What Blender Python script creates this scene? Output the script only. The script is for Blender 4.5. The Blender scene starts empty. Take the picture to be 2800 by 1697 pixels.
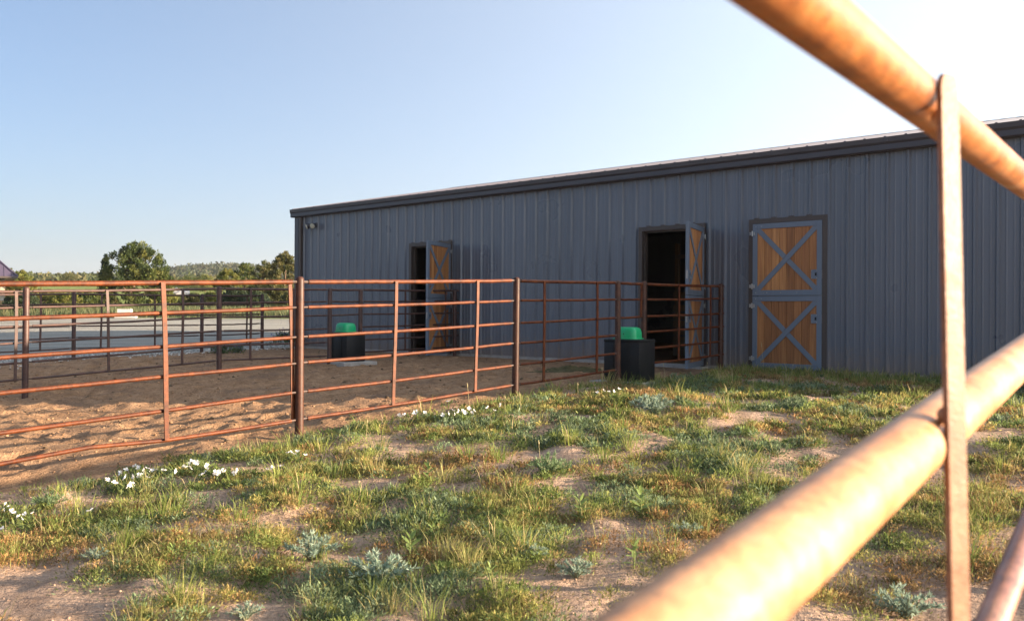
import bpy, bmesh, math, random
import numpy as np
from mathutils import Vector, Matrix

random.seed(7)
rng = np.random.default_rng(7)
S = bpy.context.scene
COL = S.collection
R = math.radians

# ------------------------------------------------------------------ camera
CAM = Vector((0.0, 0.0, 0.95))
FPX = 2400.0                                  # focal length in photograph pixels (2800 wide)
cd = bpy.data.cameras.new('camera')
cam = bpy.data.objects.new('camera', cd)
COL.objects.link(cam)
cam.location = CAM
cam.rotation_euler = (R(90.2), R(-0.35), 0)
cd.sensor_width = 36.0
cd.lens = 36.0 * FPX / 2800.0
cd.clip_start = 0.02
cd.clip_end = 6000
cd.dof.use_dof = True
cd.dof.focus_distance = 11.0
cd.dof.aperture_fstop = 5.2
S.camera = cam

# ------------------------------------------------------------------ light
SUN_EL = 11.7
SUN_AZ = (0.995, -0.10)                       # horizontal direction towards the sun
w = bpy.data.worlds.new('World')
S.world = w
w.use_nodes = True
nt = w.node_tree
bg = nt.nodes['Background']
sky = nt.nodes.new('ShaderNodeTexSky')
sky.sky_type = 'NISHITA'
sky.sun_disc = False
sky.sun_elevation = R(SUN_EL)
sky.sun_rotation = R(95.7)
sky.altitude = 1500
sky.air_density = 1.0
sky.dust_density = 6.0
sky.ozone_density = 3.0
bg.inputs[1].default_value = 0.050
# broad pale glow of the dusty air round the low sun, added to the clear-air sky
_ce = math.cos(R(SUN_EL))
_tc = nt.nodes.new('ShaderNodeTexCoord')
_dt = nt.nodes.new('ShaderNodeVectorMath')
_dt.operation = 'DOT_PRODUCT'
_dt.inputs[1].default_value = (SUN_AZ[0] * _ce, SUN_AZ[1] * _ce, math.sin(R(SUN_EL)))
nt.links.new(_tc.outputs['Generated'], _dt.inputs[0])
_m1 = nt.nodes.new('ShaderNodeMath')
_m1.operation = 'MULTIPLY_ADD'
_m1.inputs[1].default_value = 0.5
_m1.inputs[2].default_value = 0.5
nt.links.new(_dt.outputs['Value'], _m1.inputs[0])
_m2 = nt.nodes.new('ShaderNodeMath')
_m2.operation = 'POWER'
_m2.inputs[1].default_value = 2.0
nt.links.new(_m1.outputs[0], _m2.inputs[0])
_gl = nt.nodes.new('ShaderNodeMix')
_gl.data_type = 'RGBA'
_gl.inputs[6].default_value = (0, 0, 0, 1)
_gl.inputs[7].default_value = (6.3, 6.5, 6.4, 1)
nt.links.new(_m2.outputs[0], _gl.inputs[0])
_ad = nt.nodes.new('ShaderNodeMix')
_ad.data_type = 'RGBA'
_ad.blend_type = 'ADD'
_ad.inputs[0].default_value = 1.0
nt.links.new(_gl.outputs[2], _ad.inputs[7])
# pale haze towards the horizon, the same all the way round
_sp = nt.nodes.new('ShaderNodeSeparateXYZ')
nt.links.new(_tc.outputs['Generated'], _sp.inputs[0])
_h1 = nt.nodes.new('ShaderNodeMath')
_h1.operation = 'MAXIMUM'
nt.links.new(_sp.outputs[2], _h1.inputs[0])
_h1.inputs[1].default_value = 0.0
_h2 = nt.nodes.new('ShaderNodeMath')
_h2.operation = 'MULTIPLY'
nt.links.new(_h1.outputs[0], _h2.inputs[0])
_h2.inputs[1].default_value = -1.0 / 0.13
_h3 = nt.nodes.new('ShaderNodeMath')
_h3.operation = 'EXPONENT'
nt.links.new(_h2.outputs[0], _h3.inputs[0])
_h4 = nt.nodes.new('ShaderNodeMath')
_h4.operation = 'MULTIPLY'
nt.links.new(_h3.outputs[0], _h4.inputs[0])
_h4.inputs[1].default_value = 0.72
_hm = nt.nodes.new('ShaderNodeMix')
_hm.data_type = 'RGBA'
nt.links.new(_h4.outputs[0], _hm.inputs[0])
nt.links.new(sky.outputs[0], _hm.inputs[6])
_hm.inputs[7].default_value = (2.45, 2.5, 2.75, 1)
nt.links.new(_hm.outputs[2], _ad.inputs[6])
nt.links.new(_ad.outputs[2], bg.inputs[0])
sl = bpy.data.lights.new('sun', 'SUN')
sl.energy = 5.0
sl.angle = R(0.5)
sl.color = (1.0, 0.78, 0.55)
so = bpy.data.objects.new('sun', sl)
COL.objects.link(so)
ce = math.cos(R(SUN_EL))
sd = Vector((SUN_AZ[0] * ce, SUN_AZ[1] * ce, math.sin(R(SUN_EL)))).normalized()
so.rotation_euler = sd.to_track_quat('Z', 'Y').to_euler()
so.location = (30, -10, 20)
vs = S.view_settings
vs.view_transform = 'Standard'
vs.look = 'None'
vs.exposure = 2.2
vs.gamma = 1.0
vs.use_curve_mapping = False
S.cycles.max_bounces = 6
S.cycles.diffuse_bounces = 3
S.cycles.glossy_bounces = 3
S.cycles.transparent_max_bounces = 6
S.cycles.use_denoising = True

# ------------------------------------------------------------------ site frame: u along the barn wall, d out of it
C0 = np.array([-5.76, 23.5])
TU = np.array([0.75773717, -0.65255987])
NU = np.array([-0.65255987, -0.75773717])
T3 = Vector((TU[0], TU[1], 0))
N3 = Vector((NU[0], NU[1], 0))
U1, U2, U3, U4 = 12.53, 6.11, -0.25, 19.43    # fence lines
UEND = 20.5                                    # right hand end of the barn
DEEP = 12.0                                    # depth of the barn


def W(u, d, z=0.0):
    p = C0 + u * TU + d * NU
    return Vector((p[0], p[1], z))


def ud(x, y):
    px, py = x - C0[0], y - C0[1]
    return px * TU[0] + py * TU[1], px * NU[0] + py * NU[1]


def d_at(x, u):                                # where a sight line at photo column x meets fence line u
    b = C0 + u * TU
    k = (x - 1400) / FPX
    return (k * b[1] - b[0]) / (NU[0] - k * NU[1])


def u_at(x, d=0.0):
    b = C0 + d * NU
    k = (x - 1400) / FPX
    return (k * b[1] - b[0]) / (TU[0] - k * TU[1])


# ------------------------------------------------------------------ value noise
_P = np.random.default_rng(3).random((256, 256))


def vnoise(x, y):
    xi = np.floor(x).astype(int)
    yi = np.floor(y).astype(int)
    fx = x - xi
    fy = y - yi
    fx = fx * fx * (3 - 2 * fx)
    fy = fy * fy * (3 - 2 * fy)
    a = _P[xi % 256, yi % 256]
    b = _P[(xi + 1) % 256, yi % 256]
    c = _P[xi % 256, (yi + 1) % 256]
    d = _P[(xi + 1) % 256, (yi + 1) % 256]
    return (a * (1 - fx) + b * fx) * (1 - fy) + (c * (1 - fx) + d * fx) * fy


def fbm(x, y, o=4):
    s, a, t = 0.0, 0.5, 0.0
    for i in range(o):
        s = s + a * vnoise(x * 2 ** i + 17.3 * i, y * 2 ** i + 5.1 * i)
        t += a
        a *= 0.5
    return s / t


def sstep(a, b, x):
    t = np.clip((x - a) / (b - a), 0, 1)
    return t * t * (3 - 2 * t)


def base_z(x, y):
    x = np.asarray(x, float)
    y = np.asarray(y, float)
    u, d = ud(x, y)
    z = -np.interp(d, [0, 2.6, 5.8, 9, 11.6, 14, 20], [0.0, .05, .125, .29, .40, .50, .60])
    z = z + 0.05 * sstep(11.5, 13.5, u) * sstep(2, 5, d) * sstep(11, 8, d)
    r = np.maximum(y - 28, 0)
    away = sstep(-1, -4, u)
    z = z + away * (0.033 * np.minimum(r, 40) + 0.045 * np.clip(r - 40, 0, 82) + 0.020 * np.clip(r - 122, 0, 500))
    z = z + away * (1 - sstep(-0.2, -3, d)) * 0
    far = sstep(120, 200, y)
    z = z + far * (fbm(x * .02, y * .02, 4) - .5) * 3
    # two wooded ridges
    ax = x - (1400 - 1400) - (-0.49) * 260
    z = z + 2.0 * np.exp(-((y - 270) / 55) ** 2) * np.exp(-((x + 150) / 90) ** 4)
    cx = -0.36 * 470
    z = z + 12.0 * np.exp(-((y - 480) / 90) ** 2) * np.exp(-(np.maximum(-(x - cx), 0) / 42) ** 2) * np.exp(-(np.maximum(x - cx - 130, 0) / 160) ** 2)
    return z


def GZ(x, y):
    return float(base_z(x, y))


_CR = cam.rotation_euler.to_matrix()


def ray(px, py):
    return (_CR @ Vector(((px - 1400) / FPX, -(py - 848.5) / FPX, -1.0)))


def at(px, py, Y):                             # world point seen at a photo pixel, Y metres ahead
    v = ray(px, py)
    return CAM + v * (Y / v.y)


def on_ground(px, py):
    v = ray(px, py)
    Y = 5.0
    for i in range(60):
        p = CAM + v * (Y / v.y)
        g = GZ(p.x, p.y)
        if v.z >= -1e-4:
            break
        Yn = (g - CAM.z) / v.z * v.y
        Y = 0.5 * Y + 0.5 * max(1.0, Yn)
    p = CAM + v * (Y / v.y)
    return Vector((p.x, p.y, GZ(p.x, p.y)))


# ------------------------------------------------------------------ materials
class NT:
    def __init__(s, name):
        s.m = bpy.data.materials.new(name)
        s.m.use_nodes = True
        s.t = s.m.node_tree
        s.b = s.t.nodes['Principled BSDF']

    def n(s, typ, ins=None, **kw):
        nd = s.t.nodes.new(typ)
        for k, v in kw.items():
            setattr(nd, k, v)
        for k, v in (ins or {}).items():
            s.set(nd, k, v)
        return nd

    def set(s, nd, k, v):
        if isinstance(v, bpy.types.NodeSocket):
            s.t.links.new(v, nd.inputs[k])
        elif isinstance(v, bpy.types.Node):
            s.t.links.new(v.outputs[0], nd.inputs[k])
        else:
            if isinstance(v, tuple) and len(v) == 3 and nd.inputs[k].type == 'RGBA':
                v = v + (1,)
            nd.inputs[k].default_value = v

    def math(s, op, a, b=0.0, c=None):
        nd = s.n('ShaderNodeMath', {0: a, 1: b}, operation=op)
        if c is not None:
            s.set(nd, 2, c)
        return nd.outputs[0]

    def mix(s, f, a, b):
        nd = s.n('ShaderNodeMix', data_type='RGBA')
        s.set(nd, 0, f)
        s.set(nd, 6, a)
        s.set(nd, 7, b)
        return nd.outputs[2]

    def mul(s, a, b):
        nd = s.n('ShaderNodeMix', data_type='RGBA', blend_type='MULTIPLY')
        s.set(nd, 0, 1.0)
        s.set(nd, 6, a)
        s.set(nd, 7, b)
        return nd.outputs[2]

    def noise(s, vec, scale, det=4, rough=.55, out=0):
        return s.n('ShaderNodeTexNoise', {'Vector': vec, 'Scale': scale, 'Detail': det, 'Roughness': rough}).outputs[out]

    def ramp(s, f, pts):
        nd = s.n('ShaderNodeValToRGB', {0: f})
        e = nd.color_ramp.elements
        while len(e) < len(pts):
            e.new(0.5)
        for i, (p, c) in enumerate(pts):
            e[i].position = p
            e[i].color = (c + (1,)) if isinstance(c, tuple) else (c, c, c, 1)
        return nd.outputs[0]

    def sm(s, x, a, b):
        nd = s.n('ShaderNodeMapRange', {0: x, 1: a, 2: b, 3: 0.0, 4: 1.0}, interpolation_type='SMOOTHSTEP')
        return nd.outputs[0]

    def obj(s):
        return s.n('ShaderNodeTexCoord').outputs['Object']

    def pos(s):
        return s.n('ShaderNodeNewGeometry').outputs['Position']

    def bump(s, h, st, dist):
        nd = s.n('ShaderNodeBump', {'Height': h, 'Strength': st, 'Distance': dist})
        s.t.links.new(nd.outputs[0], s.b.inputs['Normal'])

    def fin(s, col=None, rough=None, metal=None, spec=None):
        if col is not None:
            s.set(s.b, 'Base Color', col)
        if rough is not None:
            s.set(s.b, 'Roughness', rough)
        if metal is not None:
            s.set(s.b, 'Metallic', metal)
        if spec is not None:
            s.set(s.b, 'Specular IOR Level', spec)
        return s.m


def painted(name, col, rough=.45, spec=.5, vary=.12, scale=3.0, streak=True, metal=0.0, dirt=None):
    k = NT(name)
    p = k.pos()
    mp = k.n('ShaderNodeMapping', {'Vector': p, 'Scale': (1, 1, .12 if streak else 1)})
    n1 = k.noise(mp, scale, 5, .6)
    n2 = k.noise(p, scale * 9, 3, .6)
    f = k.ramp(n1, [(.3, 1 - vary), (.7, 1 + vary)])
    c = k.mul(col, f)
    if dirt:
        c = k.mix(k.math('MULTIPLY', k.sm(n2, .5, .8), dirt[1]), c, dirt[0])
    ro = k.math('MULTIPLY_ADD', n2, .18, rough - .09)
    return k.fin(c, ro, metal, spec)


def rust(name, light, mid, dark, rough=.5, spec=.5, scale=1.0, metal=.0, grey=None):
    k = NT(name)
    p = k.pos()
    n1 = k.noise(p, 9 * scale, 6, .65)
    n2 = k.noise(p, 60 * scale, 4, .7)
    n3 = k.noise(p, 220 * scale, 2, .6)
    c = k.ramp(n1, [(.32, dark), (.5, mid), (.68, light)])
    c = k.mul(c, k.ramp(n2, [(.3, .6), (.7, 1.3)]))
    if grey:
        c = k.mix(k.math('MULTIPLY', k.sm(n1, .62, .74), .8), c, grey)
    ro = k.math('MULTIPLY_ADD', n2, .35, rough - .17)
    k.bump(n3, .35, .002)
    return k.fin(c, ro, metal, spec)


M = {}
M['wall'] = painted('charcoal_siding', (.108, .118, .144), .34, .55, .10, 1.6, dirt=((.16, .12, .09), .10))
M['trim'] = painted('dark_trim_metal', (.045, .042, .050), .4, .5, .08, 2)
M['roof'] = painted('dark_roof_metal', (.056, .052, .070), .46, .5, .06, 2)
M['frame'] = painted('brown_door_trim', (.062, .048, .042), .45, .4, .1, 3)
M['steel'] = painted('blue_grey_door_steel', (.125, .155, .200), .5, .4, .06, 5)
M['zinc'] = painted('galvanised_hardware', (.30, .30, .30), .34, .5, .25, 20, metal=.9)
M['slot'] = painted('black_slot', (.012, .012, .012), .7, .2)
M['inner'] = painted('dark_interior_lining', (.24, .215, .19), .8, .2)
M['innerwood'] = painted('interior_boards', (.26, .19, .13), .8, .2)
M['concrete'] = painted('concrete', (.34, .31, .28), .9, .2, .22, 6, streak=False, dirt=((.20, .14, .10), .6))
M['paleconcrete'] = painted('pale_concrete', (.42, .40, .38), .85, .2, .12, 6, streak=False)
M['black'] = painted('black_plastic', (.0085, .0095, .011), .5, .25, .3, 6, dirt=((.09, .068, .05), .35))
M['green'] = painted('green_plastic', (.008, .36, .135), .38, .5, .06, 8, streak=False, dirt=((.10, .22, .10), .25))
M['lens'] = painted('lamp_glass', (.42, .42, .34), .2, .6)
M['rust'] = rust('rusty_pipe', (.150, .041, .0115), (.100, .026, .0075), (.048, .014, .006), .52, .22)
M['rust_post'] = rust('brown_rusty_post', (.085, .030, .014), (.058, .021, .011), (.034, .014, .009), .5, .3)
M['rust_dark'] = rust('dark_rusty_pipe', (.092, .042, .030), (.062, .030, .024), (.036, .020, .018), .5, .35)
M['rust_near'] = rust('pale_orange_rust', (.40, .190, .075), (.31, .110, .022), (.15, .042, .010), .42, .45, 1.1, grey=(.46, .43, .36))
M['rust_flash_pale'] = rust('flash_pale_pipe', (.55, .32, .175), (.46, .235, .105), (.34, .135, .045), .40, .5, 1.0)  # flash glare on the lower near pipe, put into the rust colour
M['rust_bar'] = rust('orange_flat_bar', (.32, .165, .095), (.25, .115, .058), (.16, .062, .026), .5, .3, 1.2)
M['stub'] = rust('dark_clamp', (.10, .055, .04), (.07, .04, .03), (.04, .025, .02), .6)
M['whitetank'] = painted('white_tank_paint', (.52, .49, .48), .4, .5, .06, 3)
M['siding'] = painted('beige_house_siding', (.30, .26, .20), .7, .3, .05, 3)
M['stonefacing'] = painted('tan_stone', (.42, .28, .16), .9, .2, .45, 4, streak=False)
M['purple'] = painted('purple_house_roof', (.065, .052, .085), .45, .4, .05, 2)
M['bark'] = painted('bark', (.12, .085, .06), .9, .1, .4, 6)


def siding():
    k = NT('charcoal_siding')
    p = k.pos()
    z = k.n('ShaderNodeSeparateXYZ', {0: p}).outputs[2]
    oi = k.n('ShaderNodeObjectInfo').outputs['Random']
    n1 = k.noise(k.n('ShaderNodeMapping', {'Vector': p, 'Scale': (1, 1, .10)}), 2.2, 5, .6)
    n2 = k.noise(p, 11, 4, .65)
    n3 = k.noise(p, 1.1, 3, .5)
    c = k.mul((.104, .120, .150), k.ramp(n1, [(.3, .90), (.7, 1.10)]))
    c = k.mul(c, k.ramp(oi, [(0, .94), (1, 1.06)]))
    mud = k.math('MULTIPLY', k.sm(k.math('ADD', z, k.math('MULTIPLY', n2, -.7)), .25, -.30), .55)
    c = k.mix(mud, c, (.20, .14, .10))
    c = k.mix(k.math('MULTIPLY', k.sm(n2, .55, .8), .12), c, (.20, .17, .14))
    ro = k.math('ADD', k.math('MULTIPLY_ADD', n3, .22, .20), k.math('MULTIPLY', mud, .5))
    k.bump(k.math('ADD', n3, k.math('MULTIPLY', n1, .4)), .35, .012)
    return k.fin(c, ro, 0, .55)


M['wall'] = siding()


def cedar():
    k = NT('cedar_planks')
    p = k.obj()
    oi = k.n('ShaderNodeObjectInfo').outputs['Random']
    off = k.n('ShaderNodeVectorMath', {0: p, 1: k.n('ShaderNodeCombineXYZ', {0: k.math('MULTIPLY', oi, 31.0), 1: k.math('MULTIPLY', oi, 13.0), 2: k.math('MULTIPLY', oi, 57.0)}).outputs[0]}, operation='ADD').outputs[0]
    mp = k.n('ShaderNodeMapping', {'Vector': off, 'Scale': (22, 22, .9)})
    g = k.noise(mp, 1.6, 6, .6)
    g2 = k.noise(k.n('ShaderNodeMapping', {'Vector': off, 'Scale': (70, 70, 1.5)}), 1.0, 3, .6)
    c = k.ramp(g, [(.30, (.25, .102, .038)), (.5, (.34, .148, .054)), (.70, (.43, .205, .078))])
    c = k.mul(c, k.ramp(g2, [(.3, .86), (.7, 1.12)]))
    c = k.mul(c, k.ramp(oi, [(0, (.72, .66, .62)), (.5, (1., .95, .9)), (1, (1.35, 1.4, 1.3))]))
    return k.fin(c, .55, 0, .35)


M['cedar'] = cedar()


def leafmat(name, trans=.35, rough=.55, spec=.3):
    k = NT(name)
    a = k.n('ShaderNodeAttribute', attribute_name='col').outputs['Color']
    n = k.noise(k.pos(), 40, 2)
    c = k.mul(a, k.ramp(n, [(.3, .8), (.7, 1.2)]))
    k.fin(c, rough, 0, spec)
    tr = k.n('ShaderNodeBsdfTranslucent', {'Color': c})
    mx = k.n('ShaderNodeMixShader', {0: trans, 1: k.b.outputs[0], 2: tr.outputs[0]})
    out = k.t.nodes['Material Output']
    k.t.links.new(mx.outputs[0], out.inputs[0])
    return k.m


M['leaf'] = leafmat('leaves', .42, .6, .22)
M['petal'] = leafmat('petals', .25, .7, .2)


def ground_mat():
    k = NT('ground_soil')
    p = k.pos()
    rel = k.n('ShaderNodeVectorMath', {0: p, 1: (C0[0], C0[1], 0)}, operation='SUBTRACT').outputs[0]
    u = k.n('ShaderNodeVectorMath', {0: rel, 1: (TU[0], TU[1], 0)}, operation='DOT_PRODUCT').outputs['Value']
    d = k.n('ShaderNodeVectorMath', {0: rel, 1: (NU[0], NU[1], 0)}, operation='DOT_PRODUCT').outputs['Value']
    y = k.n('ShaderNodeSeparateXYZ', {0: p}).outputs[1]
    nb = k.noise(p, .9, 5, .6)
    nm = k.noise(p, 4.5, 5, .6)
    nf = k.noise(p, 38, 4, .65)
    nv = k.noise(p, 140, 3, .6)
    wob = k.math('MULTIPLY_ADD', nm, 1.0, -.5)
    # sand of the pens: orange tan with darker trodden patches
    sand = k.ramp(nm, [(.30, (.215, .124, .068)), (.5, (.30, .180, .102)), (.72, (.375, .236, .138))])
    sand = k.mix(k.math('MULTIPLY', k.sm(nb, .54, .66), .55), sand, (.155, .100, .070))
    sand = k.mul(sand, k.ramp(nf, [(.28, .62), (.5, 1.0), (.75, 1.2)]))
    # soil between the grass
    soil = k.ramp(nm, [(.30, (.29, .195, .137)), (.55, (.41, .285, .205)), (.75, (.50, .36, .265))])
    soil = k.mix(k.math('MULTIPLY', k.sm(nb, .54, .68), .7), soil, (.235, .155, .095))
    soil = k.mul(soil, k.ramp(nf, [(.28, .58), (.5, 1.0), (.75, 1.18)]))
    grav = k.ramp(nf, [(.28, (.16, .158, .142)), (.5, (.255, .250, .225)), (.72, (.36, .35, .315))])
    grav = k.mix(k.sm(nb, .45, .7), grav, (.27, .25, .215))
    trk = k.noise(k.n('ShaderNodeMapping', {'Vector': p, 'Scale': (.10, .9, 1), 'Rotation': (0, 0, .12)}), 1.0, 5, .62)
    grav = k.mul(grav, k.ramp(trk, [(.32, .74), (.5, .98), (.68, 1.16)]))
    field = k.ramp(nb, [(.3, (.085, .115, .035)), (.5, (.15, .185, .050)), (.7, (.24, .23, .085))])
    gl = k.noise(p, .035, 4, .6)
    field = k.mul(field, k.ramp(gl, [(.35, .8), (.65, 1.3)]))
    c = k.mix(k.sm(k.math('ADD', u, k.math('MULTIPLY', wob, .9)), 12.55, 12.85), sand, soil)
    c = k.mix(k.sm(k.math('ADD', u, k.math('MULTIPLY', wob, 1.2)), -.15, -.75), c, grav)
    c = k.mix(k.sm(k.math('ADD', y, k.math('MULTIPLY', wob, 6)), 44.5, 48.0), c, field)
    bd = k.math('ADD', k.math('MULTIPLY', k.noise(p, 15, 4, .6), 1.3), k.math('ADD', k.math('MULTIPLY', nf, .8), k.math('MULTIPLY', nv, .35)))
    k.bump(bd, .85, .035)
    return k.fin(c, .95, 0, .12)


M['ground'] = ground_mat()


# ------------------------------------------------------------------ mesh helpers
class MB:
    def __init__(s):
        s.v = []
        s.f = []

    def add(s, vs_, fs):
        o = len(s.v)
        s.v += [tuple(v) for v in vs_]
        s.f += [tuple(i + o for i in f) for f in fs]

    def box(s, lo, hi, mat=None):
        x0, y0, z0 = lo
        x1, y1, z1 = hi
        v = [Vector(q) for q in ((x0, y0, z0), (x1, y0, z0), (x1, y1, z0), (x0, y1, z0), (x0, y0, z1), (x1, y0, z1), (x1, y1, z1), (x0, y1, z1))]
        if mat:
            v = [mat @ q for q in v]
        s.add(v, [(0, 3, 2, 1), (4, 5, 6, 7), (0, 1, 5, 4), (1, 2, 6, 5), (2, 3, 7, 6), (3, 0, 4, 7)])
        return s

    def bbox(s, lo, hi, b, mat=None):          # box with chamfered edges
        c = [(l + h) / 2 for l, h in zip(lo, hi)]
        e = [(h - l) / 2 for l, h in zip(lo, hi)]
        bm = bmesh.new()
        bmesh.ops.create_cube(bm, size=1)
        for q in bm.verts:
            q.co = Vector((c[i] + q.co[i] * 2 * e[i] for i in range(3)))
        bmesh.ops.bevel(bm, geom=bm.edges[:], offset=b, segments=2, affect='EDGES', profile=.5)
        bm.verts.index_update()
        s.add([(mat @ q.co) if mat else q.co for q in bm.verts], [[q.index for q in f.verts] for f in bm.faces])
        bm.free()
        return s

    def tube(s, pts, r, n=10, caps=True, r2=None):
        pts = [Vector(p) for p in pts]
        N = len(pts)
        rings = []
        for i, p in enumerate(pts):
            t = (pts[min(i + 1, N - 1)] - pts[max(i - 1, 0)]).normalized()
            a = Vector((0, 0, 1)) if abs(t.z) < .95 else Vector((1, 0, 0))
            e1 = t.cross(a).normalized()
            e2 = t.cross(e1)
            rr = r[i] if isinstance(r, (list, tuple)) else r
            rings.append([p + (e1 * math.cos(2 * math.pi * k / n) + e2 * math.sin(2 * math.pi * k / n)) * rr for k in range(n)])
        vs_ = [q for g in rings for q in g]
        fs = []
        for i in range(N - 1):
            for k in range(n):
                k2 = (k + 1) % n
                fs.append((i * n + k, i * n + k2, (i + 1) * n + k2, (i + 1) * n + k))
        if caps:
            fs.append(tuple(range(n - 1, -1, -1))[::-1][::-1])
            fs.append(tuple((N - 1) * n + k for k in range(n)))
        s.add(vs_, fs)
        return s

    def lathe(s, prof, n=16, mat=None):
        vs_ = []
        for (r, z) in prof:
            for k in range(n):
                a = 2 * math.pi * k / n
                vs_.append(Vector((r * math.cos(a), r * math.sin(a), z)))
        if mat:
            vs_ = [mat @ q for q in vs_]
        fs = []
        for i in range(len(prof) - 1):
            for k in range(n):
                k2 = (k + 1) % n
                fs.append((i * n + k, i * n + k2, (i + 1) * n + k2, (i + 1) * n + k))
        fs.append(tuple(range(n - 1, -1, -1)))
        fs.append(tuple((len(prof) - 1) * n + k for k in range(n)))
        s.add(vs_, fs)
        return s

    def prism(s, poly, a, b, mat=None):
        # poly: list of (x, z) extruded along y from a to b
        n = len(poly)
        v = [Vector((x, a, z)) for x, z in poly] + [Vector((x, b, z)) for x, z in poly]
        if mat:
            v = [mat @ q for q in v]
        fs = [tuple(range(n)), tuple(range(2 * n - 1, n - 1, -1))]
        fs += [(i, n + i, n + (i + 1) % n, (i + 1) % n) for i in range(n)]
        s.add(v, fs)
        return s

    def mesh(s, name):
        me = bpy.data.meshes.new(name)
        me.from_pydata(s.v, [], s.f)
        bm = bmesh.new()
        bm.from_mesh(me)
        bmesh.ops.recalc_face_normals(bm, faces=bm.faces[:])
        bm.to_mesh(me)
        bm.free()
        return me

    def build(s, name, mat, parent=None, smooth=False, org=None):
        if org is not None:
            o_ = Vector(org)
            s.v = [tuple(Vector(q) - o_) for q in s.v]
        me = s.mesh(name)
        ob = link(name, me, mat, parent)
        if org is not None:
            ob.location = Vector(org)
        if smooth:
            shade(me)
        return ob


def shade(me, ang=40):
    me.polygons.foreach_set('use_smooth', [True] * len(me.polygons))
    try:
        me.set_sharp_from_angle(angle=R(ang))
    except Exception:
        pass


def link(name, me, mat=None, parent=None):
    ob = bpy.data.objects.new(name, me)
    COL.objects.link(ob)
    if mat is not None and me is not None and not me.materials:
        me.materials.append(mat)
    if parent is not None:
        ob.parent = parent
        ob.matrix_parent_inverse = Matrix.Identity(4)
    return ob


def empty(name, loc=(0, 0, 0), rz=0.0):
    o = bpy.data.objects.new(name, None)
    COL.objects.link(o)
    o.location = loc
    o.rotation_euler = (0, 0, rz)
    o.empty_display_size = .2
    return o


def tag(o, label, cat, group=None):
    o['label'] = label
    o['category'] = cat
    if group:
        o['group'] = group
    return o


def struct(o):
    o['kind'] = 'structure'
    return o


def stuff(o):
    o['kind'] = 'stuff'
    return o


def np_mesh(name, V, tris=None, quads=None, col=None):
    me = bpy.data.meshes.new(name)
    V = np.asarray(V, np.float32)
    nt_ = 0 if tris is None else len(tris)
    nq = 0 if quads is None else len(quads)
    me.vertices.add(len(V))
    me.vertices.foreach_set('co', V.ravel())
    me.loops.add(nt_ * 3 + nq * 4)
    me.polygons.add(nt_ + nq)
    li = []
    st = []
    if nt_:
        li.append(np.asarray(tris, np.int32).ravel())
        st.append(np.arange(nt_) * 3)
    if nq:
        li.append(np.asarray(quads, np.int32).ravel())
        st.append(nt_ * 3 + np.arange(nq) * 4)
    me.loops.foreach_set('vertex_index', np.concatenate(li).astype(np.int32))
    me.polygons.foreach_set('loop_start', np.concatenate(st).astype(np.int32))
    if col is not None:
        a = me.color_attributes.new('col', 'FLOAT_COLOR', 'POINT')
        c4 = np.ones((len(V), 4), np.float32)
        c4[:, :3] = col
        a.data.foreach_set('color', c4.ravel())
    me.update(calc_edges=True)
    me.validate()
    return me


# ================================================================== GROUND
def axis(parts):
    out = []
    for a, b, st in parts:
        out.append(np.arange(a, b, st))
    return np.concatenate(out)


xs = np.unique(np.round(np.concatenate([-np.geomspace(9.5, 900, 70)[::-1], np.arange(-9.4, 6.0, .06), np.arange(6.0, 12, .15), np.geomspace(12, 900, 60)]), 4))
ys = np.unique(np.round(np.concatenate([-np.geomspace(1.5, 120, 18)[::-1], np.arange(-1.4, 2.4, .2), np.arange(2.4, 20, .06), np.arange(20, 34, .2), np.geomspace(34, 1500, 150)]), 4))
GX, GY = np.meshgrid(xs, ys)
Zg = base_z(GX, GY)
UU, DD = ud(GX, GY)
pen = sstep(12.75, 12.35, UU + (fbm(GX * 1.5, GY * 1.5) - .5) * .6) * sstep(-.9, -.2, UU) * sstep(-.0, .6, DD) * sstep(22, 16, GY * .9)
turf = sstep(12.3, 12.8, UU) * sstep(0.1, .8, DD)
near = sstep(26, 18, GY)
relief = pen * ((fbm(GX * 1.6, GY * 1.6, 4) - .5) * .13 + (fbm(GX * 5.0, GY * 5.0, 3) - .5) * .055)
relief += turf * near * ((fbm(GX * 1.1 + 9, GY * 1.1, 4) - .5) * .12 + (fbm(GX * 4 + 3, GY * 4, 3) - .5) * .085)
# hoof prints trodden into the sand
for i in range(1900):
    uu = rng.uniform(-.2, 12.3)
    dd_ = rng.uniform(.5, 13.5)
    p = C0 + uu * TU + dd_ * NU
    if not (-9 < p[0] < 6 and 4 < p[1] < 20):
        continue
    r_ = rng.uniform(.07, .15)
    ix0, ix1 = np.searchsorted(xs, [p[0] - 2.2 * r_, p[0] + 2.2 * r_])
    iy0, iy1 = np.searchsorted(ys, [p[1] - 2.2 * r_, p[1] + 2.2 * r_])
    if ix1 <= ix0 or iy1 <= iy0:
        continue
    q = np.hypot(GX[iy0:iy1, ix0:ix1] - p[0], GY[iy0:iy1, ix0:ix1] - p[1]) / r_
    relief[iy0:iy1, ix0:ix1] += rng.uniform(.012, .036) * (-np.exp(-q ** 2 * 1.6) + .7 * np.exp(-((q - 1.25) / .4) ** 2)) * pen[iy0:iy1, ix0:ix1]
Zg = Zg + relief
nx, ny = len(xs), len(ys)
idx = np.arange(nx * ny).reshape(ny, nx)
qd = np.stack([idx[:-1, :-1], idx[:-1, 1:], idx[1:, 1:], idx[1:, :-1]], -1).reshape(-1, 4)
gme = np_mesh('ground', np.stack([GX, GY, Zg], -1).reshape(-1, 3), quads=qd)
gme.polygons.foreach_set('use_smooth', [True] * len(gme.polygons))
struct(link('ground', gme, M['ground']))


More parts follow.
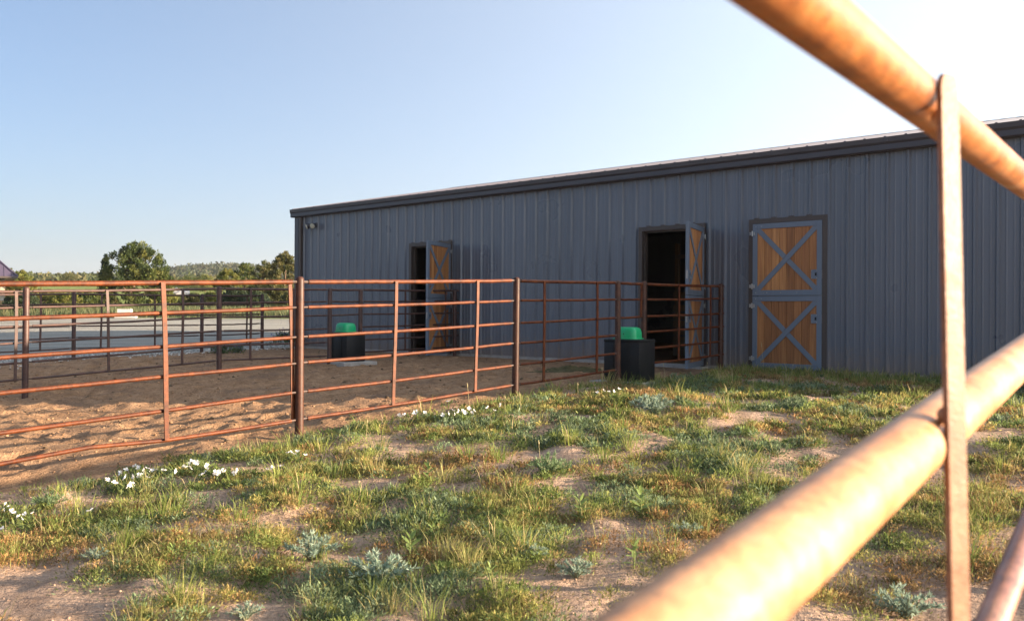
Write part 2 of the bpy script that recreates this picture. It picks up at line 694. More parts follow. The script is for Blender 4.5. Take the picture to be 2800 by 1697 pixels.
def zrel(x, y):                                # height of the finished ground sheet, sampled
    x = np.asarray(x, float)
    y = np.asarray(y, float)
    i = np.clip(np.searchsorted(xs, x) - 1, 0, nx - 2)
    j = np.clip(np.searchsorted(ys, y) - 1, 0, ny - 2)
    fx = (x - xs[i]) / (xs[i + 1] - xs[i])
    fy = (y - ys[j]) / (ys[j + 1] - ys[j])
    return (Zg[j, i] * (1 - fx) + Zg[j, i + 1] * fx) * (1 - fy) + (Zg[j + 1, i] * (1 - fx) + Zg[j + 1, i + 1] * fx) * fy


# ================================================================== BARN
EAVE = 3.475
GTOP = 3.655
PITCH = .2140
MW = Matrix(((TU[0], -NU[0], 0, C0[0]), (TU[1], -NU[1], 0, C0[1]), (0, 0, 1, 0), (0, 0, 0, 1)))   # local x = u, local y = into the barn, z up
barn = empty('barn', (0, 0, 0))
tag(barn, 'long charcoal metal-sided barn with three cedar stable doors', 'barn')
barn.matrix_world = MW
# openings (outer edges of the door trim)
DOORS = [(4.45, 5.83), (10.76, 12.14), (12.975, 14.325)]
DTOP = 2.575


def ribs(pitch, L0, L1, minor=True):
    pts = []
    k = math.floor(L0 / pitch) - 1
    while k * pitch < L1 + pitch:
        c = k * pitch
        h = .038
        for (o, y) in ((-.037, 0), (-.014, h), (.014, h), (.037, 0)):
            pts.append((c + o, y))
        if minor:
            for m in (.102, .203):
                for (o, y) in ((-.016, 0), (-.007, .006), (.007, .006), (.016, 0)):
                    pts.append((c + m + o, y))
        k += 1
    return sorted(pts)


prof = ribs(.305, 0, UEND)


def prof_y(x):
    return float(np.interp(x, [p[0] for p in prof], [p[1] for p in prof]))


edges_ = sorted(set([0.0, UEND] + [e for dd_ in DOORS for e in dd_]))
PW = .915
npan = int(math.ceil(UEND / PW))
for i in range(npan):
    a, b = i * PW, min((i + 1) * PW, UEND)
    xs_ = sorted(set([a, b] + [p[0] for p in prof if a < p[0] < b] + [e for e in edges_ if a < e < b]))
    mb = MB()
    for x0, x1 in zip(xs_[:-1], xs_[1:]):
        mid = (x0 + x1) / 2
        z0 = .06
        for (e0, e1) in DOORS:
            if e0 < mid < e1:
                z0 = DTOP
        y0, y1 = -prof_y(x0), -prof_y(x1)
        q0, q1 = y0 - .0015 * (i % 2), y1 - .0015 * (i % 2)
        mb.add([(x0, q0, z0), (x1, q1, z0), (x1, q1, EAVE + .1), (x0, q0, EAVE + .1)], [(0, 1, 2, 3)])
    me = bpy.data.meshes.new('wall_panel')
    me.from_pydata(mb.v, [], mb.f)
    link('wall_panel', me, M['wall'], barn)
# liner just behind the siding, end walls, back wall
mb = MB()
cuts = [0.0] + [e for dd_ in DOORS for e in dd_] + [UEND]
for a, b in zip(cuts[0::2], cuts[1::2]):
    mb.box((a, .02, -.3), (b, .12, EAVE + .1))
for a, b in DOORS:
    mb.box((a, .02, DTOP), (b, .12, EAVE + .1))
mb.build('wall_lining', M['inner'], barn)
MB().box((0.0, -.012, -.45), (UEND, .02, .058)).build('foundation', M['concrete'], barn)
MB().box((0, DEEP - .1, -.3), (18.3, DEEP, GTOP - .03)).box((18.3, DEEP - .1, 1.8), (20.2, DEEP, GTOP - .03)).box((20.2, DEEP - .1, -.3), (UEND, DEEP, GTOP - .03)).build('back_wall', M['wall'], barn)  # unseen low gap near the right end, added to let sun inside
RZ = GTOP - .02 + PITCH * DEEP / 2
for x0, x1 in ((0, .1), (UEND - .1, UEND)):
    MB().prism([(.12, -.3), (DEEP - .1, -.3), (DEEP - .1, GTOP - .03), (DEEP / 2, RZ - .03), (.12, GTOP - .03)], x0, x1, Matrix(((0, 1, 0, 0), (1, 0, 0, 0), (0, 0, 1, 0), (0, 0, 0, 1)))).build('end_wall', M['wall'], barn)
MB().box((.1, .12, -.3), (UEND - .1, DEEP - .1, -.01)).build('floor_slab', M['inner'], barn)
# roof panels with ribs running up the slope
OV = .16
rp = ribs(.305, -.2, UEND + .4, False)
RX0, RX1 = -.13, UEND + .13
npr = int(math.ceil((RX1 - RX0) / PW))
for i in range(npr):
    a, b = RX0 + i * PW, min(RX0 + (i + 1) * PW, RX1)
    xs_ = sorted(set([a, b] + [p[0] for p in rp if a < p[0] < b]))
    mb = MB()
    for x0, x1 in zip(xs_[:-1], xs_[1:]):
        y0 = float(np.interp(x0, [p[0] for p in rp], [p[1] for p in rp])) * 1.3 + .0012 * (i % 2)
        y1 = float(np.interp(x1, [p[0] for p in rp], [p[1] for p in rp])) * 1.3 + .0012 * (i % 2)
        za, zb = GTOP - .005, RZ
        mb.add([(x0, -OV, za + y0), (x1, -OV, za + y1), (x1, DEEP / 2, zb + y1), (x0, DEEP / 2, zb + y0)], [(0, 1, 2, 3)])
        # closing face of the rib ends
        mb.add([(x0, -OV, za - .01), (x1, -OV, za - .01), (x1, -OV, za + y1), (x0, -OV, za + y0)], [(0, 1, 2, 3)])
    me = bpy.data.meshes.new('roof_panel')
    me.from_pydata(mb.v, [], mb.f)
    link('roof_panel', me, M['roof'], barn)
MB().add([(RX0, DEEP / 2, RZ), (RX1, DEEP / 2, RZ), (RX1, DEEP + .1, EAVE), (RX0, DEEP + .1, EAVE)], [(0, 1, 2, 3)]) or None
mb = MB()
mb.box((RX0, 0, -.03), (RX1, 6.3, 0), Matrix.Translation((0, DEEP / 2, RZ)) @ Matrix.Rotation(math.atan(-PITCH), 4, 'X'))
mb.build('back_roof', M['roof'], barn)
mb = MB()
mb.prism([(-.18, -.03), (0, .015), (.18, -.03)], RX0, RX1, Matrix.Translation((0, DEEP / 2, RZ + .045)) @ Matrix(((0, 1, 0, 0), (1, 0, 0, 0), (0, 0, 1, 0), (0, 0, 0, 1))))
mb.build('ridge_cap', M['trim'], barn)
# eave gutter
XZ = Matrix(((0, 1, 0, 0), (1, 0, 0, 0), (0, 0, 1, 0), (0, 0, 0, 1)))
mb = MB()
gp = [(-.036, EAVE), (-.125, EAVE), (-.145, EAVE + .02), (-.145, EAVE + .10), (-.165, EAVE + .135), (-.172, GTOP + .030), (-.163, GTOP + .030), (-.163, GTOP - .03), (-.036, GTOP - .03)]
mb.prism(gp, -.12, UEND + .12, XZ)
mb.build('gutter', M['trim'], barn)
# gutter seams
for xx in np.arange(3.05, UEND, 3.05):
    MB().box((xx, -.1735, EAVE + .14), (xx + .04, -.15, GTOP + .0305)).build('gutter_joint', M['trim'], barn)
# corner trim and downspout
MB().box((-.055, -.052, .03), (.11, -.036, EAVE)).box((-.055, -.036, .03), (-.035, .3, EAVE)).build('corner_trim', M['trim'], barn)
MB().bbox((.22, -.125, .05), (.31, -.04, EAVE - .01), .012).build('downspout', M['frame'], barn)
MB().box((UEND - .11, -.052, .03), (UEND + .055, -.036, EAVE)).box((UEND + .036, -.036, .03), (UEND + .055, .3, EAVE)).build('corner_trim', M['trim'], barn)


# door trim, thresholds
def door_frame(e0, e1, zt):
    f = MB()
    b = .078
    for (x0, x1) in ((e0, e0 + b), (e1 - b, e1)):
        f.box((x0, -.052, -.02), (x1, .125, zt - b))
    f.box((e0, -.053, zt - b), (e1, .125, zt))
    # inner stop
    f.box((e0 + b, .03, -.02), (e0 + b + .03, .10, zt - b)).box((e1 - b - .03, .03, -.02), (e1 - b, .10, zt - b)).box((e0 + b + .03, .03, zt - b - .03), (e1 - b - .03, .10, zt - b))
    ob = f.build('door_frame', M['frame'], barn)
    MB().box((e0 - .05, -.22, -.4), (e1 + .05, .4, .035)).build('threshold', M['concrete'], barn)
    # rib closure clips above the head trim
    c = MB()
    for kx in range(80):
        x = kx * .305
        if e0 < x < e1:
            MB().box((x - .045, -.058, zt), (x + .045, -.036, zt + .018)).build('closure_clip', M['frame'], barn)
    return ob


for (a, b) in DOORS:
    door_frame(a, b, DTOP)


# half doors --------------------------------------------------------
LW = 1.19


def half_door(mat, z0, z1, latch_z, lab=None):
    """mat: local x from hinge to free edge, y out of the door, z up."""
    root = empty('half_door')
    root.parent = barn
    root.matrix_parent_inverse = Matrix.Identity(4)
    root.matrix_local = mat
    if lab:
        root['label'] = lab
    sw, th = .082, .05
    h = z1 - z0
    for lo, hi in (((0, 0, z0), (sw, th, z1)), ((LW - sw, 0, z0), (LW, th, z1)), ((sw, .0012, z0), (LW - sw, th - .0012, z0 + sw + .01)), ((sw, .0012, z1 - sw - .004), (LW - sw, th - .0012, z1))):
        MB().bbox(lo, hi, .003).build('steel_rail', M['steel'], root)
    ix0, ix1, iz0, iz1 = sw - .004, LW - sw + .004, z0 + sw + .006, z1 - sw
    n = 8
    pw = (ix1 - ix0) / n
    for i in range(n):
        c = Vector((ix0 + (i + .5) * pw, .022, (iz0 + iz1) / 2))
        MB().bbox((-pw / 2 + .0022, -.012, -(iz1 - iz0) / 2), (pw / 2 - .0022, .012 + random.uniform(-.0015, .0015), (iz1 - iz0) / 2), .0035).build('plank', M['cedar'], root).location = c
    for sgn in (1, -1):
        a = Vector((ix0, 0, iz0 if sgn > 0 else iz1))
        b = Vector((ix1, 0, iz1 if sgn > 0 else iz0))
        L = (b - a).length + .02
        ang = math.atan2(b.z - a.z, b.x - a.x)
        hw = .041
        segs = [(-L / 2 + .025, L / 2 - .025)] if sgn > 0 else [(-L / 2 + .025, -hw - .004), (hw + .004, L / 2 - .025)]
        for s0, s1 in segs:
            m_ = Matrix.Translation(((a.x + b.x) / 2, 0, (a.z + b.z) / 2)) @ Matrix.Rotation(-ang, 4, 'Y')
            # skew trimmed ends so that the bar meets the stiles
            MB().bbox((s0, .0365, -hw), (s1, th - .003, hw), .002, m_).build('cross_brace', M['steel'], root)
    # bolts along the rails
    for (bx, bz) in ((.06, z1 - .045), (.16, z1 - .045), (.06, z0 + .05), (.20, z0 + .045), (.26, z0 + .05), (.50, z0 + .05), (.78, z0 + .05)):
        MB().lathe([(.009, 0), (.009, .004), (.004, .007)], 8, Matrix.Translation((bx, th, bz)) @ Matrix.Rotation(-math.pi / 2, 4, 'X')).build('bolt', M['zinc'], root)
    # hinges
    for hz in (z0 + .16, z1 - .16):
        g = MB()
        g.box((.012, th, hz - .03), (.045, th + .012, hz + .03))
        g.box((-.055, .045, hz - .028), (-.008, .056, hz + .028))
        g.tube([(-.004, th + .012, hz - .045), (-.004, th + .012, hz + .045)], .012, 10)
        for (bx, bz) in ((-.045, -.018), (-.045, .018), (.03, -.018), (.03, .018)):
            g.lathe([(.010, 0), (.010, .012), (.005, .016)], 8, Matrix.Translation((bx, th + .006, hz + bz)) @ Matrix.Rotation(-math.pi / 2, 4, 'X'))
        g.build('hinge', M['zinc'], root)
    # latch plate with four bolts and a slot
    lx = LW - sw - .035
    MB().bbox((lx - .055, th - .001, latch_z - .075), (lx + .055, th + .006, latch_z + .075), .003).build('latch_plate', M['steel'], root)
    MB().box((lx + .008, th + .006, latch_z - .025), (lx + .038, th + .0075, latch_z + .025)).build('latch_slot', M['slot'], root)
    for (bx, bz) in ((-.042, -.06), (.042, -.06), (-.042, .06), (.042, .06)):
        MB().lathe([(.009, 0), (.009, .004), (.004, .008)], 8, Matrix.Translation((lx + bx, th + .006, latch_z + bz)) @ Matrix.Rotation(-math.pi / 2, 4, 'X')).build('bolt', M['zinc'], root)
    # strike plate on the free edge
    MB().box((LW, .008, latch_z - .07), (LW + .003, th - .008, latch_z + .07)).box((LW + .003, .018, latch_z - .02), (LW + .004, th - .018, latch_z + .02)).build('strike_plate', M['zinc'], root)
    return root


ZB, ZM0, ZM1, ZT = .055, 1.268, 1.276, 2.49


def leaf_matrix(hx, hinge_left, phi):
    # barn local frame: x = u, y = into barn; outward = -y
    if hinge_left:
        ax = Vector((math.cos(phi), -math.sin(phi), 0))
        out = Vector((-math.sin(phi), -math.cos(phi), 0))
    else:
        ax = Vector((-math.cos(phi), -math.sin(phi), 0))
        out = Vector((math.sin(phi), -math.cos(phi), 0))
    m_ = Matrix.Identity(4)
    for i in range(3):
        m_[i][0] = ax[i]
        m_[i][1] = out[i]
        m_[i][2] = (0, 0, 1)[i]
    m_[0][3], m_[1][3] = hx, -.02
    return m_


for (hx, left, phi, labs) in ((DOORS[2][0] + .08, True, 0.0, ('closed upper half of the right stable door', 'closed lower half of the right stable door')),
                              (DOORS[1][1] - .06, False, R(106), ('upper half of the middle stable door swung wide open', 'lower half of the middle stable door swung wide open')),
                              (DOORS[0][1] - .06, False, R(111), ('upper half of the far stable door standing open', 'lower half of the far stable door standing open'))):
    mt = leaf_matrix(hx, left, phi)
    if not left:
        mt[1][3] = -.056
    half_door(mt, ZM1, ZT, ZM1 + .34, labs[0])
    half_door(mt, ZB, ZM0, ZB + .84, labs[1])

# stall partitions glimpsed through the open doors
for (x0, x1) in ((9.2, 13.9), (3.0, 7.2)):
    for k_, z in enumerate((-.02, .135, .29, .48, .66, .84, 1.02, 1.32)):
        MB().box((x0, 3.9, z), (x1, 3.95, z + .15)).build('stall_board', M['innerwood'], barn)
    MB().box((x0, 3.96, 1.30), (x1, 4.02, 1.36)).box((x0, 3.96, 2.25), (x1, 4.02, 2.34)).build('stall_rail', M['inner'], barn)
    for x in np.arange(x0, x1, 1.2):
        MB().box((x, 3.96, 0), (x + .09, 4.05, 2.6)).build('stall_post', M['innerwood'], barn)

# flood lamp on the wall by the corner
fl = empty('flood_light')
tag(fl, 'twin-headed flood light fixed high on the barn wall at its left corner', 'light')
fl.matrix_world = MW @ Matrix.Translation((.86, -.03, 3.22))
MB().bbox((-.07, -.05, -.06), (.07, 0, .06), .01).build('mounting_box', M['trim'], fl)
for sx, tilt in ((-1, -.5), (1, .35)):
    hd = MB()
    base = Vector((sx * .10, -.16, -.02))
    mt = Matrix.Translation(base) @ Matrix.Rotation(tilt, 4, 'Z') @ Matrix.Rotation(R(115), 4, 'X')
    MB().tube([(sx * .05, -.04, .0), (sx * .08, -.09, .045), base], .012, 8).build('arm', M['trim'], fl)
    hob = hd.lathe([(.028, -.10), (.035, -.05), (.06, -.01), (.078, .045), (.080, .06)], 16, mt).build('lamp_head', M['trim'], fl, True)
    MB().lathe([(.072, .060), (.068, .072), (.03, .082), (.001, .084)], 16, mt).build('lens', M['lens'], hob, True)


# ================================================================== PIPE FENCES
def post_mesh(zb, zt, r):
    return MB().lathe([(r, zb), (r, zt - r * .8), (r * .93, zt - r * .42), (r * .7, zt - r * .14), (r * .35, zt - .001), (.002, zt)], 14)


def fence(u, posts, rails, spacers, label, mat, gap=None, extra=None, name='pipe_fence', postr=.0435, wall_end=True):
    """posts: [(d, z_bottom, z_top)] from far left to the wall; rails[i]: heights at post i."""
    root = empty(name, W(u, posts[0][0], GZ(*W(u, posts[0][0])[:2])))
    tag(root, label, 'fence', 'rusty pipe fences of the paddocks')
    inv = -root.location
    sh = lambda p: Vector(p) + inv
    for (d, zb, zt) in posts:
        p = W(u, d)
        b = post_mesh(zb - .5, zt, postr)
        lean = random.uniform(-.006, .006)
        b.v = [(q[0] + p.x + lean * (q[2] - zb) + inv.x, q[1] + p.y + inv.y, q[2] + inv.z) for q in b.v]
        b.build('post', M['rust_post'] if mat is M['rust'] else mat, root, True)
    off = .012
    hts = {}
    for i in range(len(posts) - 1):
        d0, d1 = posts[i][0], posts[i + 1][0]
        for j, (za, zb_) in enumerate(zip(rails[i], rails[i + 1])):
            if za is None or zb_ is None:
                continue
            if gap and gap[0] == i and j >= gap[1]:
                continue
            L = abs(d0 - d1)
            g0 = .095 if L > 1.2 else .05
            rr = .0225 if j == 0 else .0175
            pts = []
            n = 9
            for k in range(n):
                f = k / (n - 1)
                dd_ = d0 + (d1 - d0) * (g0 / L + f * (1 - 2 * g0 / L))
                fz = (dd_ - d0) / (d1 - d0)
                z = za + (zb_ - za) * fz + random.uniform(-.003, .003) - .006 * math.sin(math.pi * fz)
                if extra:
                    z += extra(i, j, dd_)
                pts.append(sh(W(u, dd_, z)))
            MB().tube(pts, rr, 10).build('rail', mat, root, True)
            a = sh(W(u, d0, za)); a2 = pts[0]
            b2 = pts[-1]; b = sh(W(u, d1, zb_))
            MB().tube([a, a2 + (a2 - a).normalized() * .01], rr * .62, 8).build('clamp', M['stub'], root)
            MB().tube([b2 + (b2 - b).normalized() * .01, b], rr * .62, 8).build('clamp', M['stub'], root)
    if wall_end:
        d0 = posts[-1][0]
        for z in rails[-1]:
            if z is not None:
                MB().tube([sh(W(u, d0, z)), sh(W(u, d0 - .11, z + .003))], .017, 8).build('rail_stub', mat, root)
    for sp in spacers:
        d = sp[0]
        nrail = sp[1] if len(sp) > 1 else 5
        for i in range(len(posts) - 1):
            if posts[i][0] >= d >= posts[i + 1][0]:
                f = (posts[i][0] - d) / (posts[i][0] - posts[i + 1][0])
                zt = rails[i][0] + (rails[i + 1][0] - rails[i][0]) * f
                zl = rails[i][nrail] + (rails[i + 1][nrail] - rails[i][nrail]) * f
                if extra:
                    zl += extra(i, nrail, d)
                p = W(u, d)
                lean = sp[2] if len(sp) > 2 else random.uniform(-.02, .02)
                b = MB()
                mt = Matrix.Translation((p.x + inv.x, p.y + inv.y, inv.z)) @ Matrix.Rotation(math.atan2(TU[1], TU[0]), 4, 'Z')
                v0 = []
                nn = 7
                rings = []
                for k in range(nn):
                    ff = k / (nn - 1)
                    z = zt + (zl - zt) * ff
                    yy = lean * ff + .005 * math.sin(ff * 5)
                    xx = .017 if len(sp) < 4 else -.045
                    rings.append([mt @ Vector((xx - .014 + .022, yy - .020, z)), mt @ Vector((xx + .022, yy - .020, z)), mt @ Vector((xx + .022, yy + .020, z)), mt @ Vector((xx - .014 + .022, yy + .020, z))])
                vv = [q for g in rings for q in g]
                ff_ = [(0, 1, 2, 3), tuple(range(4 * nn - 4, 4 * nn))]
                for k in range(nn - 1):
                    for m_ in range(4):
                        m2 = (m_ + 1) % 4
                        ff_.append((4 * k + m_, 4 * k + m2, 4 * k + 4 + m2, 4 * k + 4 + m_))
                b.add(vv, ff_)
                b.build('spacer_bar', mat, root)
    return root


P1 = [(14.2, -.50, 1.12), (d_at(820, U1), -.30, 1.30), (d_at(1410, U1), -.09, 1.41), (d_at(1690, U1), -.02, 1.44), (d_at(1760, U1), -.01, 1.455), (.20, .0, 1.49)]
R1 = [[1.06, .785, .50, .23, -.085, -.31], [1.246, .996, .71, .453, .17, -.098], [1.364, 1.113, .834, .577, .305, .055], [1.407, 1.167, .895, .645, .384, .145], [1.407, 1.176, .92, .68, .43, .195], [1.443, 1.231, .972, .747, .49, .263]]


def kink(i, j, d):
    if i == 0 and j == 5:
        return .045 * math.exp(-((d - 11.1) / .5) ** 2) - .02 * float(sstep(11.2, 12.5, d))
    return 0.0


SP1 = [(12.9,), (d_at(440, U1), 5, .05), (d_at(797, U1), 5, .055, -1), (d_at(1078, U1), 5, -.03), (d_at(1301, U1), 5, -.03), (d_at(1483, U1), 5, .0), (d_at(1628, U1), 5, .0), (d_at(1748, U1) , 2, 0), (d_at(1852, U1), 5, 0), (d_at(1938, U1), 5, 0)]
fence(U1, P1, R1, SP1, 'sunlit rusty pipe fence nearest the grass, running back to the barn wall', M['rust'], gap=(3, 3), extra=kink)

P2 = [(12.4, -.42, 1.15), (d_at(70, U2), -.30, 1.293), (d_at(600, U2), -.155, 1.366 + .02), (d_at(901, U2), -.06, 1.418), (d_at(985, U2), -.04, 1.42), (.20, 0, 1.475)]
R2 = [[1.09, .84, .58, .33, .06, -.19], [1.227, .998, .728, .491, .205, -.037], [1.345, 1.105, .86, .622, .372, .119], [1.385, 1.16, .894, .638, .383, .124], [1.398, 1.167, .92, .665, .411, .17], [1.446, 1.228, .958, .716, .458, .216]]
SP2 = [(10.7,), (d_at(52, U2) + .05, 5, 0), (d_at(290, U2), 5, .04), (d_at(497, U2), 5, 0), (d_at(683, U2), 5, 0), (d_at(800, U2),), (d_at(1105, U2),), (d_at(1215, U2),)]
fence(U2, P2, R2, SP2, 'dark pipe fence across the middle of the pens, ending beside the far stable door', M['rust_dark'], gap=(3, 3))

h3 = [1.46, 1.235, .985, .735, .475, .225]
P3 = []
R3 = []
for d, zt in ((11.4, 1.22), (8.6, 1.29), (d_at(202, U3), 1.365), (d_at(552, U3), 1.39), (.9, 1.42)):
    g = GZ(*W(U3, d)[:2])
    P3.append((d, g, zt))
    R3.append([zt - .045 - (h3[0] - h) * (.97 if d > 5 else 1.0) for h in h3])
SP3 = [(10.0,), (7.3,), (d_at(110, U3),), (d_at(276, U3),), (d_at(421, U3),), (d_at(673, U3),), (1.25,)]
fence(U3, P3, R3, SP3, 'farthest dark pipe fence, between the sandy pen and the gravel yard', M['rust_dark'], wall_end=False)

# near fence beside the camera: two fat pipes, a flat upright and a brace
nf_ = empty('pipe_fence', (.5, 1.1, GZ(.5, 1.1)))
tag(nf_, 'blurred pale orange pipe fence close to the camera, crossing the right side', 'fence', 'rusty pipe fences of the paddocks')
inv = -nf_.location


def npipe(pts, r, name, mat, n=28):
    MB().tube([Vector(p) + inv for p in pts], r, n).build(name, mat, nf_, True)


def lerp(a, b, t):
    return Vector(a) + (Vector(b) - Vector(a)) * t


ua, ub = at(2130, -32, .645), at(2800, 498, 1.66)
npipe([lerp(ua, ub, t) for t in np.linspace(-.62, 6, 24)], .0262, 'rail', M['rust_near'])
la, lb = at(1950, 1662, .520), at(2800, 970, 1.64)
npipe([lerp(la, lb, t) for t in np.linspace(-.30, 6, 24)], .0325, 'rail', M['rust_flash_pale'])
# flat upright bar
ba, bb = at(2590, 222, .945), at(2622, 1720, .895)
dirb = (bb - ba)
ang = math.atan2(TU[1], TU[0])
bar = MB()
rings = []
for t in (-.012, .0, .015, 1.0, 1.4):
    c = ba + dirb * t
    wdt = .0120 * (.6 if t < 0 else (.92 if t == 0 else 1))
    e = Vector((.93, .37, 0))
    e2 = Vector((-e.y, e.x, 0))
    rings.append([c + inv + e * wdt + e2 * .0035, c + inv - e * wdt + e2 * .0035, c + inv - e * wdt - e2 * .0035, c + inv + e * wdt - e2 * .0035])
bar.add([q for g in rings for q in g], [(0, 1, 2, 3), (16, 17, 18, 19)] + [(4 * k + m_, 4 * k + (m_ + 1) % 4, 4 * k + 4 + (m_ + 1) % 4, 4 * k + 4 + m_) for k in range(4) for m_ in range(4)])
bar.build('spacer_bar', M['rust_bar'], nf_)
# weld beads where the bar crosses the pipes
for (px_, py_, Y) in ((2562, 322, .965), (2580, 1135, .925)):
    c = at(px_, py_, Y) + inv
    MB().lathe([(.003, -.009), (.006, -.005), (.007, 0), (.006, .005), (.002, .009)], 10, Matrix.Translation(c)).build('weld_bead', M['rust_flash_pale'], nf_, True)
br0, br1 = at(2705, 1720, 1.02), at(2835, 1400, 1.30)
npipe([lerp(br0, br1, t) for t in np.linspace(-.9, 3, 9)], .0175, 'brace', rust('brown_brace_pipe', (.34, .18, .12), (.22, .10, .07), (.12, .055, .045), .4, .6))
# a post further along and one behind the camera carry the pipes
for t in (3.2,):
    p = lerp(ua, ub, t)
    b = post_mesh(GZ(p.x, p.y) - .4, p.z + .05, .0385)
    q0 = Vector((p.x, p.y, 0)) + Vector((NU[1], -NU[0], 0)) * .06
    b.v = [(q[0] + q0.x + inv.x, q[1] + q0.y + inv.y, q[2] + inv.z) for q in b.v]
    b.build('post', M['rust_near'], nf_, True)


# ================================================================== WATERERS
def waterer(u, d, rz, lab, lid_rot=0.0, slab=.075):
    z = GZ(*W(u, d)[:2])
    r0 = empty('livestock_waterer', W(u, d, z), math.atan2(TU[1], TU[0]) + rz)
    tag(r0, lab, 'waterer', 'livestock waterers under the fences')
    MB().bbox((-.46, -.40, -.15), (.46, .40, slab), .015).build('concrete_slab', M['concrete'], r0)
    b = MB()
    b.bbox((-.31, -.225, slab), (.31, .225, .60), .022)
    b.build('tank_body', M['black'], r0, True)
    b = MB()
    b.bbox((-.313, -.228, .592), (.313, .228, .635), .014)
    b.build('tank_rim', M['black'], r0, True)
    for sx in (-.14, .14):
        MB().bbox((sx - .012, -.236, .11), (sx + .012, -.222, .56), .004).build('tank_rib', M['black'], r0, True)
    # green hood: rounded dome with a flange
    lid = MB()
    n = 28
    rings = []
    for (s_, zz) in ((1.14, .636), (1.14, .648), (1.0, .652), (.99, .70), (.965, .745), (.90, .782), (.80, .803), (.60, .812), (.2, .814)):
        ring = []
        for k in range(n):
            a = 2 * math.pi * k / n
            ex = 4.0
            cx = math.copysign(abs(math.cos(a)) ** (2 / ex), math.cos(a))
            cy = math.copysign(abs(math.sin(a)) ** (2 / ex), math.sin(a))
            ring.append(Vector((cx * .185 * s_, cy * .15 * s_, zz)))
        rings.append(ring)
    mt = Matrix.Translation((-.02, 0, 0)) @ Matrix.Rotation(lid_rot, 4, 'Z')
    vv = [mt @ q for g in rings for q in g]
    ff = []
    for i in range(len(rings) - 1):
        for k in range(n):
            k2 = (k + 1) % n
            ff.append((i * n + k, i * n + k2, (i + 1) * n + k2, (i + 1) * n + k))
    ff.append(tuple(range(n)))
    ff.append(tuple((len(rings) - 1) * n + k for k in range(n)))
    lid.add(vv, ff)
    lo = lid.build('lid', M['green'], r0, True)
    MB().box((-.012, -.1525, .70), (-.004, -.148, .725)).build('keyhole', M['slot'], lo)
    return r0


uw2 = u_at(1706, 3.05)
waterer(U1 - .02, 3.02, .03, 'black livestock waterer with green hood behind the fence in front of the middle stable door', .1, .02)
waterer(U2 + .02, 3.22, -.02, 'black livestock waterer with green hood in the pen before the far stable door', 0)

# heap of dung and hay on the pen floor
hp = on_ground(1568, 1012)
hm = MB()
na, nb_ = 44, 26
gxx, gyy = np.meshgrid(np.linspace(-.85, .85, na), np.linspace(-.5, .5, nb_))
gh = .085 * np.exp(-(gxx / .48) ** 2 - (gyy / .27) ** 2) * (.35 + 1.3 * fbm(gxx * 9 + 3, gyy * 9 + 7, 3)) + .05 * (fbm(gxx * 16, gyy * 16, 2) - .5) * np.exp(-(gxx / .6) ** 2 - (gyy / .35) ** 2) - .012
hm.add(np.stack([gxx, gyy, gh], -1).reshape(-1, 3).tolist(), [(j * na + i, j * na + i + 1, (j + 1) * na + i + 1, (j + 1) * na + i) for j in range(nb_ - 1) for i in range(na - 1)])
ho = hm.build('manure_heap', painted('dung', (.085, .072, .035), .95, .1, .5, 9, streak=False), None)
ho.location = hp
tag(ho, 'low dark olive heap of dung and hay on the sand in front of the barn', 'manure')

# ================================================================== FAR LEFT HOUSE, TANK, BLOCK
hc = at(13, 858, 58)
hz = hc.z
house = empty('house', (hc.x, hc.y, hz), R(31))
tag(house, 'beige house with stone base and purple metal roof at the far left edge', 'house')
MB().box((-9, 0, -1), (0, 8, 2.40)).build('wall', M['siding'], house)
for k in range(14):
    MB().box((-.28 - k * .4, -.018, 1.0), (-.25 - k * .4, 0, 2.38)).build('siding_batten', M['siding'], house)
for row in range(5):
    x = .06
    while x > -5:
        wd = random.uniform(.16, .34)
        MB().bbox((x - wd + .012, -.09 - random.uniform(0, .03), row * .185 - .02), (x - .012, .0, row * .185 + .15), .018).build('stone', M['stonefacing'], house)
        x -= wd
MB().box((-9, -.13, .91), (.08, 0, .98)).build('stone_cap', M['paleconcrete'], house)
ev, ov = 2.45, .72
rise = 3.4
rf = MB()
x0, x1, y0, y1 = -9 - ov, ov, -ov, 8 + ov
hd_ = (y1 - y0) / 2
rf.add([(x0, y0, ev), (x1, y0, ev), (x1, y1, ev), (x0, y1, ev), (x0 + hd_ * .8, y0 + hd_, ev + hd_), (x1 - hd_, y0 + hd_, ev + hd_)], [(0, 1, 5, 4), (1, 2, 5), (2, 3, 4, 5), (3, 0, 4), (0, 3, 2, 1)])
ro_ = rf.build('roof', M['purple'], house)
for k in range(14):
    x = x1 - .35 - k * .42
    h_ = min(hd_, x1 - x)
    MB().tube([(x, y0, ev + .02), (x, y0 + h_, ev + h_ + .02)], .022, 4).build('roof_seam', M['purple'], ro_)
MB().tube([(x1, y0, ev + .02), (x1 - hd_, y0 + hd_, ev + hd_ + .02)], .06, 6).build('hip_cap', M['purple'], ro_)
MB().bbox((x0, y0 - .12, ev - .12), (x1, y0, ev + .02), .02).build('gutter', M['frame'], house)

ap = MB()
apc = at(30, 860, 44.5)
ap.box((-6, -1.2, -.05), (1.0, .9, .06))
apo = ap.build('concrete_apron', M['paleconcrete'])
apo.location = (apc.x, apc.y, GZ(apc.x, apc.y))
struct(apo)

